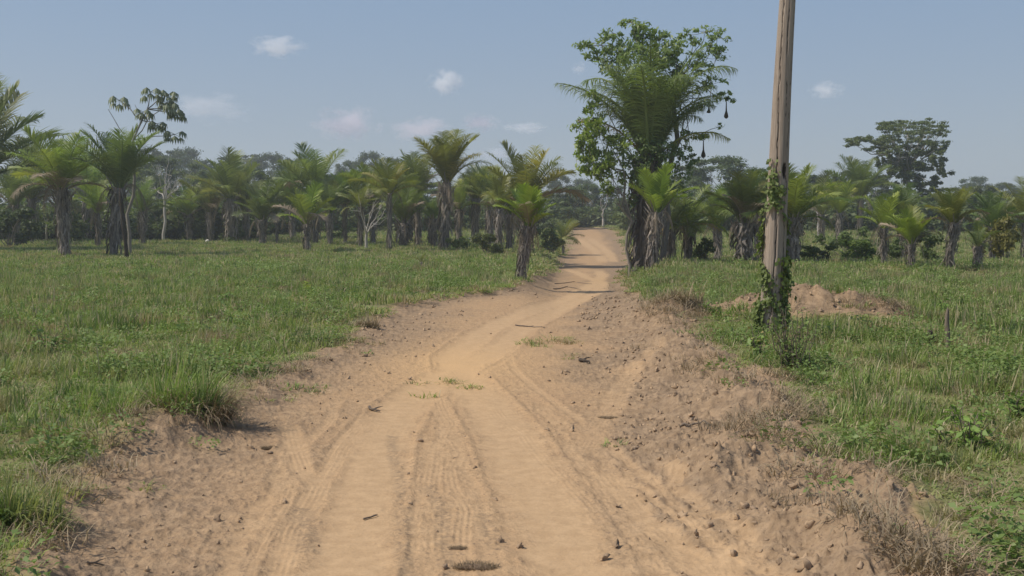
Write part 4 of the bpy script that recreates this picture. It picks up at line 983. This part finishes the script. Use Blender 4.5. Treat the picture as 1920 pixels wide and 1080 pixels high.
# ------------------------------------------------------------------ the pole and what grows on it
def pole():
    Y = at(1442, 632).y; k = Y / F; b0 = at_depth(1441, 632, Y); z0 = gz(b0.x, Y) - .4
    p0 = np.array([b0.x, Y, z0]); t0 = np.array(at_depth(1477, 0, Y)); 
    d = (t0 - p0); p1 = p0 + d * 1.18
    rs = np.random.RandomState(4); n = 140; sides = 90; s = np.linspace(0, 1, n); b = MB()
    th = np.arange(sides) / sides * 2 * np.pi
    V = []; CR = []
    for i, u in enumerate(s):
        c = p0 + (p1 - p0) * u - p0 + np.array([.012 * math.sin(u * 7), .01 * math.cos(u * 5), 0]); r = (45 - (45 - 29) * min(u * 1.18, 1.1)) * k * .5
        zz = np.full(sides, u * 9)
        grain = noise(th / (2 * np.pi) * 26, zz * .35, 5) * .03 + noise(th / (2 * np.pi) * 60, zz * .5, 6) * .015
        wv_ = .10 * float(noise(u * 22, 1.5, 3)) + .06 * float(noise(u * 60, 4.5, 4)); crack = -np.exp(-((th - 4.25 - .22 * math.sin(u * 6) - wv_) / .045) ** 2) * .13 - np.exp(-((th - 5.45 + .2 * math.sin(u * 4 + 1) - wv_ * 1.2) / .04) ** 2) * .12 * (float(noise(u * 9, 7.5, 5)) > -.25) - np.exp(-((th - 4.9 + .15 * math.sin(u * 9) + wv_) / .035) ** 2) * .09 * (float(noise(u * 12, 2.5, 6)) > .05)
        hole = -np.exp(-((th - 5.1) / .16) ** 2 - ((u - .455) / .012) ** 2) * .5
        rr = r * (1 + grain + crack + hole); CR += list(crack + hole)
        V.append(np.stack([c[0] + np.cos(th) * rr, c[1] + np.sin(th) * rr, np.full(sides, c[2])], -1))
    V = np.concatenate(V); i = np.arange(n - 1)[:, None] * sides; j = np.arange(sides)[None]; j2 = (j + 1) % sides
    Q = np.stack([i + j, i + j2, i + sides + j2, i + sides + j], -1).reshape(-1, 4)
    tint = np.clip(.5 + .5 * noise(np.tile(th * 4, n), np.repeat(s * 3, sides), 9), 0, 1)
    b.add(V, Q, np.where(np.array(CR) < -.06, -1.2, tint)); m = (n - 1) * sides
    b.v.append(V[m:].mean(0)[None]); b.t.append(np.array([.5])); b.f3.append(np.stack([m + np.arange(sides), m + (np.arange(sides) + 1) % sides, np.full(sides, b.n)], -1)); b.n += 1
    tag(link("wooden_pole", b.mesh("wooden_pole", True), M['pole'], None, p0), "tall weathered cracked wooden pole leaning slightly right in the right-hand grass", "pole")
    # creeper winding up the pole
    lb = MB(); sb = MB(); Pt = []
    q0 = np.array([p0[0], Y, gz(b0.x, Y)])
    axis = lambda z: p0 + (p1 - p0) * ((z - p0[2]) / (p1[2] - p0[2]))
    ztop = at_depth(1468, 300, Y).z
    for strand in range(4):
        P = []; ph = strand * 1.6 + 3.6
        for i in range(60):
            u = i / 59; z = q0[2] + (ztop - q0[2]) * u * (1 - .16 * strand)
            a = axis(z); an = ph + u * (5.5 if strand % 2 else -6.5) + .5 * math.sin(u * 14); r = 20 * k + .015
            P.append(a + np.array([math.cos(an) * r, math.sin(an) * r, 0]))
        P = np.array(P); sb.tube(P - q0, .007, 5, .4, cap=False); Pt.append(P)
    for P in Pt:
        for i in range(60):
            u = i / 59; dens = 3 + int(10 * max(0, .45 + .9 * math.sin(u * 17 + P[0][0] * 40))) + int(14 * max(0, .3 - u) / .3)
            for m in range(dens):
                c = P[i] + rs.randn(3) * np.array([.035, .035, .03]); a = axis(c[2]); o = c - a; o[2] = 0; rr = np.linalg.norm(o); o /= rr
                c = a + o * max(rr, 20 * k * 1.05 + .02 * rs.rand()); sd = np.array([-o[1], o[0], 0]); dn = np.array([0, 0, -1.0])
                l = .035 + .045 * rs.rand(); ax = dn * (.5 + .5 * rs.rand()) + sd * rs.randn() * .7 + o * .5; ax /= np.linalg.norm(ax); wv = np.cross(ax, o + rs.randn(3) * .3); wv /= np.linalg.norm(wv)
                lb.add(np.array([c, c + ax * l * .5 - wv * l * .38, c + ax * l, c + ax * l * .5 + wv * l * .38]) - q0, [[0, 1, 2, 3]], np.clip(.55 + .3 * rs.randn(), 0, 1))
    # dense curtain on the right and at the foot
    for m in range(420):
        z = q0[2] + (at_depth(1465, 480, Y).z - q0[2]) * rs.rand() ** 1.3; a = axis(z); an = -.35 + rs.randn() * (.55 + .8 * (z < q0[2] + .45)); o = np.array([math.cos(an), math.sin(an), 0])
        c = a + o * (22 * k + abs(rs.randn()) * .05); l = .05 + .05 * rs.rand(); ax = np.array([0, 0, -1.0]) + rs.randn(3) * .6; ax /= np.linalg.norm(ax); wv = np.cross(ax, o + rs.randn(3) * .4); wv /= np.linalg.norm(wv)
        lb.add(np.array([c, c + ax * l * .5 - wv * l * .36, c + ax * l, c + ax * l * .5 + wv * l * .36]) - q0, [[0, 1, 2, 3]], np.clip(.35 + .3 * rs.randn(), 0, 1))
    t = thing("creeper", "green creeper winding up the lower half of the wooden pole", "climbing plant", q0)
    link("stem", sb.mesh("creeper_stem"), M['stick'], t); link("leaves", lb.mesh("creeper_leaves"), M['vine'], t)
pole()

# ------------------------------------------------------------------ weeds, tussocks, stumps, sticks
def weed(px, py, hpx, wpx, label, seed, n=60, col=(1, 1, 1), leafl=.09, name="weed", cat="weed"):
    rs = np.random.RandomState(seed); g = at(px, py); k = g.y / F; H = hpx * k; W = wpx * k * .5; tb = MB(); lb = MB()
    z0 = gz(g.x, g.y)
    for i in range(max(5, n // 6)):
        a = rs.rand() * 6.28; e = np.array([math.cos(a) * W * rs.rand() ** .6, math.sin(a) * W * rs.rand() ** .6, H * (.45 + .6 * rs.rand())]); P = limb(tb, rs, (e[0] * .15, e[1] * .15, -.03), e, .006, .003, 5, .12, .5, 4)
        for m in range(11):
            u = .15 + .85 * rs.rand(); p = P[0] + (P[-1] - P[0]) * u + rs.randn(3) * .015
            ax = rs.randn(3); ax[2] = ax[2] * .4 + .15; ax /= np.linalg.norm(ax); l = leafl * (.6 + .8 * rs.rand()); wv = np.cross(ax, rs.randn(3) * .4 + np.array([0, 0, 1.0])); wv /= np.linalg.norm(wv); dn = np.array([0, 0, -.25 * l])
            lb.add([p, p + ax * l * .5 - wv * l * .28, p + ax * l + dn, p + ax * l * .5 + wv * l * .28], [[0, 1, 2, 3]], np.clip(.45 + .3 * rs.randn(), 0, 1))
    t = thing(name, label, cat, (g.x, g.y, z0), "weeds in the grass"); link("stems", tb.mesh("weed_stems"), M['stick'], t); o = link("leaves", lb.mesh("weed_leaves"), M['weed'], t); o.color = (*col, 1)
weed(1812, 838, 84, 150, "lush dark-leaved weed in the grass low on the right", 1, 150, (1.1, 1.2, .95), .065)
weed(1487, 700, 120, 110, "scrubby dark weed tangle at the foot of the wooden pole", 2, 170, (.7, .72, .7), .055)
weed(1420, 672, 60, 60, "small green weed left of the pole's foot", 12, 60, (1.1, 1.15, .9), .07)
weed(90, 660, 55, 90, "dark broad-leaved weed far left in the pasture", 3, 60, (.75, .85, .8), .08)
weed(700, 545, 22, 60, "low grey-green weed near the left road bend", 4, 50, (.9, .95, .9), .09)
weed(1768, 590, 24, 40, "fresh green weed above the broken post", 5, 40, (1.1, 1.25, .8), .09)
weed(415, 575, 30, 45, "leafy weed in the middle of the left pasture", 6, 50, (.85, 1.0, .8), .09)
weed(1330, 602, 20, 40, "small weed left of the creeper-covered pole beside the earth heap", 7, 40, (1, 1.1, .8), .08)
weed(1905, 775, 60, 70, "leafy weed cut off by the right border", 8, 60, (.9, 1, .8), .08)
weed(580, 548, 22, 40, "yellow-green weed in the left pasture below the young palm", 9, 40, (1.5, 1.4, .7), .09)

def tussock(px, py, hpx, wpx, label, seed, n=420, dry=.15, mat='grass', wid=.010, lean=(.15, 1.5), skirt=0):
    rs = np.random.RandomState(seed); g = at(px, py); k = g.y / F; H = hpx * k; W = wpx * k * .5; z0 = gz(g.x, g.y)
    t = thing("grass_tussock", label, "grass tussock", (g.x, g.y, z0 - .02), "grass tussocks by the track")
    VV = []; QQ = []; TT = []; nb = 0
    for j in range(7):
        v, q, tt = blades(rs, n // 5, W * .30, H * .35, H * (.7 + .6 * rs.rand()), wid, lean=(lean[0], lean[1] + .5), segs=5, dry=dry)
        v = v + np.array([rs.randn() * W * .42, rs.randn() * W * .3, 0]); VV.append(v); QQ.append(q + nb); TT.append(tt); nb += len(v)
    link("blades", mesh_np("tussock_blades", np.concatenate(VV), np.concatenate(QQ), {'tint': np.concatenate(TT)}), M[mat], t)
    if skirt:
        v, q, tt = blades(rs, skirt, W * .8, H * .5, H * 1.1, wid * .7, lean=(.9, 1.9), segs=5, dry=.3, center_pow=.35)
        link("dry_skirt", mesh_np("tussock_skirt", v + np.array([W * .45, -W * .15, 0]), q, {'tint': tt}), M['oldstraw'], t)
    return t
tussock(335, 786, 125, 165, "big brown-sided grass tussock on the left lip of the track", 1, 1400, .15, wid=.011, skirt=650)
tussock(255, 770, 80, 180, "tall green tussock left of the big brown-sided one", 2, 700, .08)
tussock(160, 745, 52, 170, "spreading green tussock at the far left above the track bend", 3, 600, .1)
tussock(30, 990, 115, 200, "dark green tussock in the lower left corner of the verge", 4, 800, .05, wid=.009)
tussock(688, 612, 34, 60, "brown withered tussock on the left verge where the track bends", 5, 260, .8, 'straw', .012)
tussock(1272, 600, 44, 80, "orange-brown dead grass clump on the right verge of the track", 6, 420, .5, 'straw', .012, (.2, 1.9))
tussock(1640, 590, 36, 90, "dry grass clump at the right end of the earth heap", 7, 420, .5, 'straw', .012, (.3, 1.9))
tussock(252, 812, 46, 60, "uprooted straw tuft on the crumbled left bank", 8, 220, .4, 'straw', .006, (.5, 1.9))
tussock(905, 545, 24, 50, "small tussock at the left edge where the track narrows", 9, 160, .3)

def post(px, py, ty, wpx, lean, label, seed, col):
    rs = np.random.RandomState(seed); g = at(px, py); k = g.y / F; H = (py - ty) * k; r = wpx * k * .5; b = MB()
    z0 = gz(g.x, g.y)
    s = np.linspace(0, 1, 9); P = np.stack([lean * k * s + .012 * np.sin(s * 6), 0 * s, s * (H + .05) - .05], -1)
    b.tube(P, r * np.array([1.15, 1.0, .95, .95, 1.0, .9, .8, .6, .12]), 8, .5, lump=.5, seed=seed)
    b.tube([P[5] + [r * .5, 0, 0], P[6] + [r * .9, .01, .02], P[7] + [r * .7, 0, .05]], [r * .4, r * .3, .004], 5, .7)
    tag(link("broken_post", b.mesh("broken_post"), M['stick'], None, (g.x, g.y, z0)), label, "post").color = (*col, 1)
post(1776, 658, 578, 9, -1, "thin broken grey wooden post standing upright in the right-hand grass", 1, (1.1, 1.1, 1.05))
post(1748, 645, 618, 12, -6, "short charred stump just left of the thin broken post", 2, (.45, .45, .45))
post(238, 487, 350, 8, -10, "long thin blackened dead stem beside the split-trunked palm", 3, (.35, .35, .35))

def stick(pts, r, label, seed, col=(1, 1, 1), cat="stick", name="stick"):
    rs = np.random.RandomState(seed); g = at(*pts[0]); q = [at(*p) for p in pts]; b = MB(); V = []
    for a_, c in zip(q[:-1], q[1:]):
        for u in np.linspace(0, 1, 4, endpoint=False): p = a_ + (c - a_) * u; V.append((p.x - g.x + rs.randn() * r * .5, p.y - g.y + rs.randn() * r * .5, gz(p.x, p.y) + r * (.9 + .8 * rs.rand())))
    p = q[-1]; V.append((p.x - g.x, p.y - g.y, gz(p.x, p.y) + r)); V = np.array(V)
    b.tube(V, np.linspace(r, r * .4, len(V)), 6, .4, lump=.4, seed=seed)
    m = len(V) // 2; b.tube([V[m], V[m] + [r * 2, r * 3, r * .6], V[m] + [r * 5, r * 6, r * .8]], [r * .5, r * .4, r * .1], 4, .5)
    tag(link(name, b.mesh(name), M['stick'], None, (g.x, g.y, 0)), label, cat, "sticks on the track").color = (*col, 1)
stick([(690, 748), (712, 752)], .016, "short dark stick on the left side of the track, end on to a grass streak", 1)
stick([(682, 941), (708, 934)], .007, "thin twig lying on the pale left wheel track", 2)
stick([(1040, 527), (1075, 524), (1110, 527)], .014, "long thin dark strip lying across the track where it narrows", 5)  # thin dark tube laid flat over the ground
stick([(1038, 536), (1062, 533), (1090, 536)], .014, "dark strip just nearer than the long one across the track", 6, (.7, .7, .7))  # second flat-lying tube beside it, in a darker tone
stick([(965, 599), (995, 600), (1022, 604)], .011, "weathered branch lying across the middle of the track", 7)
stick([(1088, 663), (1106, 667)], .024, "stubby chunk of dark wood right of the grass patch in the track", 8, (.5, .5, .5))
stick([(1275, 795), (1310, 798), (1345, 802)], .012, "long bent twig on the right berm", 9)
stick([(160, 1038), (195, 1036)], .008, "dark twig on the loose earth in the lower left", 11, (.6, .6, .6))
stick([(1600, 590), (1622, 573)], .02, "snapped pale stalk stuck across the earth heap", 12)

def heap_clump(px, py, wpx, hpx, label, seed, dark=1.0):
    """a flattened dark wad of dry grass lying on the track"""
    rs = np.random.RandomState(seed); g = at(px, py); k = g.y / F; z0 = gz(g.x, g.y); t = thing("grass_wad", label, "dead grass", (g.x, g.y, z0), "wads of dead grass on the track")
    lm = lump_mesh("wad_core", rs, 3, .55, .35); o = link("core", lm, M['stick'], t, (0, 0, 0), (0, 0, 0), (wpx * k * .34, wpx * k * .17, hpx * k * .32)); o.color = (2.2 * dark, 1.9 * dark, 1.6 * dark, 1)
    v, q, tt = blades(rs, 520, .5, .08, .26, .009, lean=(.9, 1.9), segs=4, dry=.2, flat=.15); o = link("straw", mesh_np("wad_straw", v, q, {'tint': tt}), M['oldstraw'], t, (0, 0, .004), (0, 0, 0), (wpx * k * .95, wpx * k * .5, hpx * k * 3.0))
heap_clump(890, 1028, 96, 34, "dark wad of dead grass between the wheel tracks, nearest to the viewer", 1, .7)
heap_clump(858, 996, 40, 14, "small tuft of dead grass just beyond the nearest dark wad", 2, .8)
heap_clump(505, 818, 34, 24, "little dark clod heap on the left side of the track", 3, .6)
heap_clump(1140, 763, 40, 10, "flat dry tuft on the rough right half of the track", 4, .8)

g = at(389, 456); tag(link("pale_stone", lump_mesh("pale_stone", np.random.RandomState(1), 2, .25, 1.1), M['stone'], None, (g.x, g.y, gz(g.x, g.y) + .12), (0, 0, 0), .15), "small white lump at the foot of the wide shaggy palm", "stone")
g = at(890, 454); tag(link("pale_log", lump_mesh("pale_log", np.random.RandomState(2), 2, .25, .8), M['stone'], None, (g.x, g.y, gz(g.x, g.y) + .2), (0, 0, 0), (.55, .12, .10)), "pale fallen log in the grass beside the mossy-trunked palm", "log")

# ------------------------------------------------------------------ clouds and haze
def cloud(px, py, rx, ry, label, seed, dens, col=(1, 1, 1)):
    Y = 1900.0; k = Y / F; c = at_depth(px, py, Y); rs = np.random.RandomState(seed)
    m, t = newmat("cloud_%d" % seed)
    co = t.n("ShaderNodeTexCoord").outputs["Object"]; ln = t.n("ShaderNodeVectorMath", operation='LENGTH'); t.l(co, ln.inputs[0])
    mp = t.n("ShaderNodeMapping"); mp.inputs["Location"].default_value = (rs.rand() * 20, rs.rand() * 20, rs.rand() * 20); mp.inputs["Scale"].default_value = (1.0, 1, .8); t.l(co, mp.inputs[0])
    n1 = t.noise(1.9, 6, .65, mp.outputs[0])
    fall = t.math('SUBTRACT', 1.0, ln.outputs["Value"])
    d = t.math('ADD', fall, t.math('MULTIPLY', t.math('SUBTRACT', n1, .56), 3.4))
    d = t.math('MULTIPLY', t.ramp(d, .0, .7), t.ramp(fall, .0, .25))
    v = t.n("ShaderNodeVolumePrincipled"); v.inputs["Color"].default_value = (*col, 1); v.inputs["Anisotropy"].default_value = -0.35
    t.l(t.math('MULTIPLY', d, dens), v.inputs["Density"]); t.l(v.outputs[0], t.out.inputs["Volume"])
    o = link("cloud", lump_mesh("cloud", rs, 3, .12, 1.0), m, None, c, (0, 0, 0), (rx * k, rx * k * .8, ry * k))
    tag(o, label, "cloud", "small clouds in the sky")
cloud(520, 88, 62, 27, "flat white puff of cloud high in the left part of the sky", 1, .042)
cloud(836, 156, 44, 30, "bright compact cloud puff high above the tallest palm of the left row", 2, .06)
cloud(1550, 170, 40, 22, "small soft cloud puff right of the wooden pole", 3, .045)
cloud(1085, 128, 20, 15, "faint wisp of cloud left of the giant overgrown palm", 4, .04)
cloud(650, 232, 80, 42, "faint pinkish cloud tower low above the slender speckled palm", 5, .03, (1, .94, .955))
cloud(790, 245, 75, 32, "faint pinkish cloud bank low above the thin dark palm trunk", 6, .03, (1, .94, .955))
cloud(900, 230, 46, 24, "faint pink cloud puff right of the tallest palm of the left row", 7, .04, (1, .94, .955))
cloud(985, 240, 50, 14, "thin pale cloud streak above the weeping palm", 8, .035)
cloud(935, 290, 52, 20, "low white cloud just over the dark ragged palm", 9, .06)
cloud(400, 205, 100, 36, "very faint broad cloud right of the umbrella-leaved tree", 10, .014)

def haze():
    b = MB(); x, y0, y1, z0, z1 = 500, -500, 500, -3.2, 26
    V = [(sx, sy, sz) for sz in (z0, z1) for sx, sy in ((-x, y0), (x, y0), (x, y1), (-x, y1))]
    b.add(V, [[3, 2, 1, 0], [4, 5, 6, 7], [0, 1, 5, 4], [1, 2, 6, 5], [2, 3, 7, 6], [3, 0, 4, 7]])
    m, t = newmat("haze"); v = t.n("ShaderNodeVolumePrincipled"); v.inputs["Color"].default_value = (.86, .92, 1, 1); v.inputs["Density"].default_value = .0009; v.inputs["Anisotropy"].default_value = .3
    t.l(v.outputs[0], t.out.inputs["Volume"]); o = link("haze", b.mesh("haze"), m); o['kind'] = 'stuff'; o['label'] = "thin pale haze over the fields"
haze()
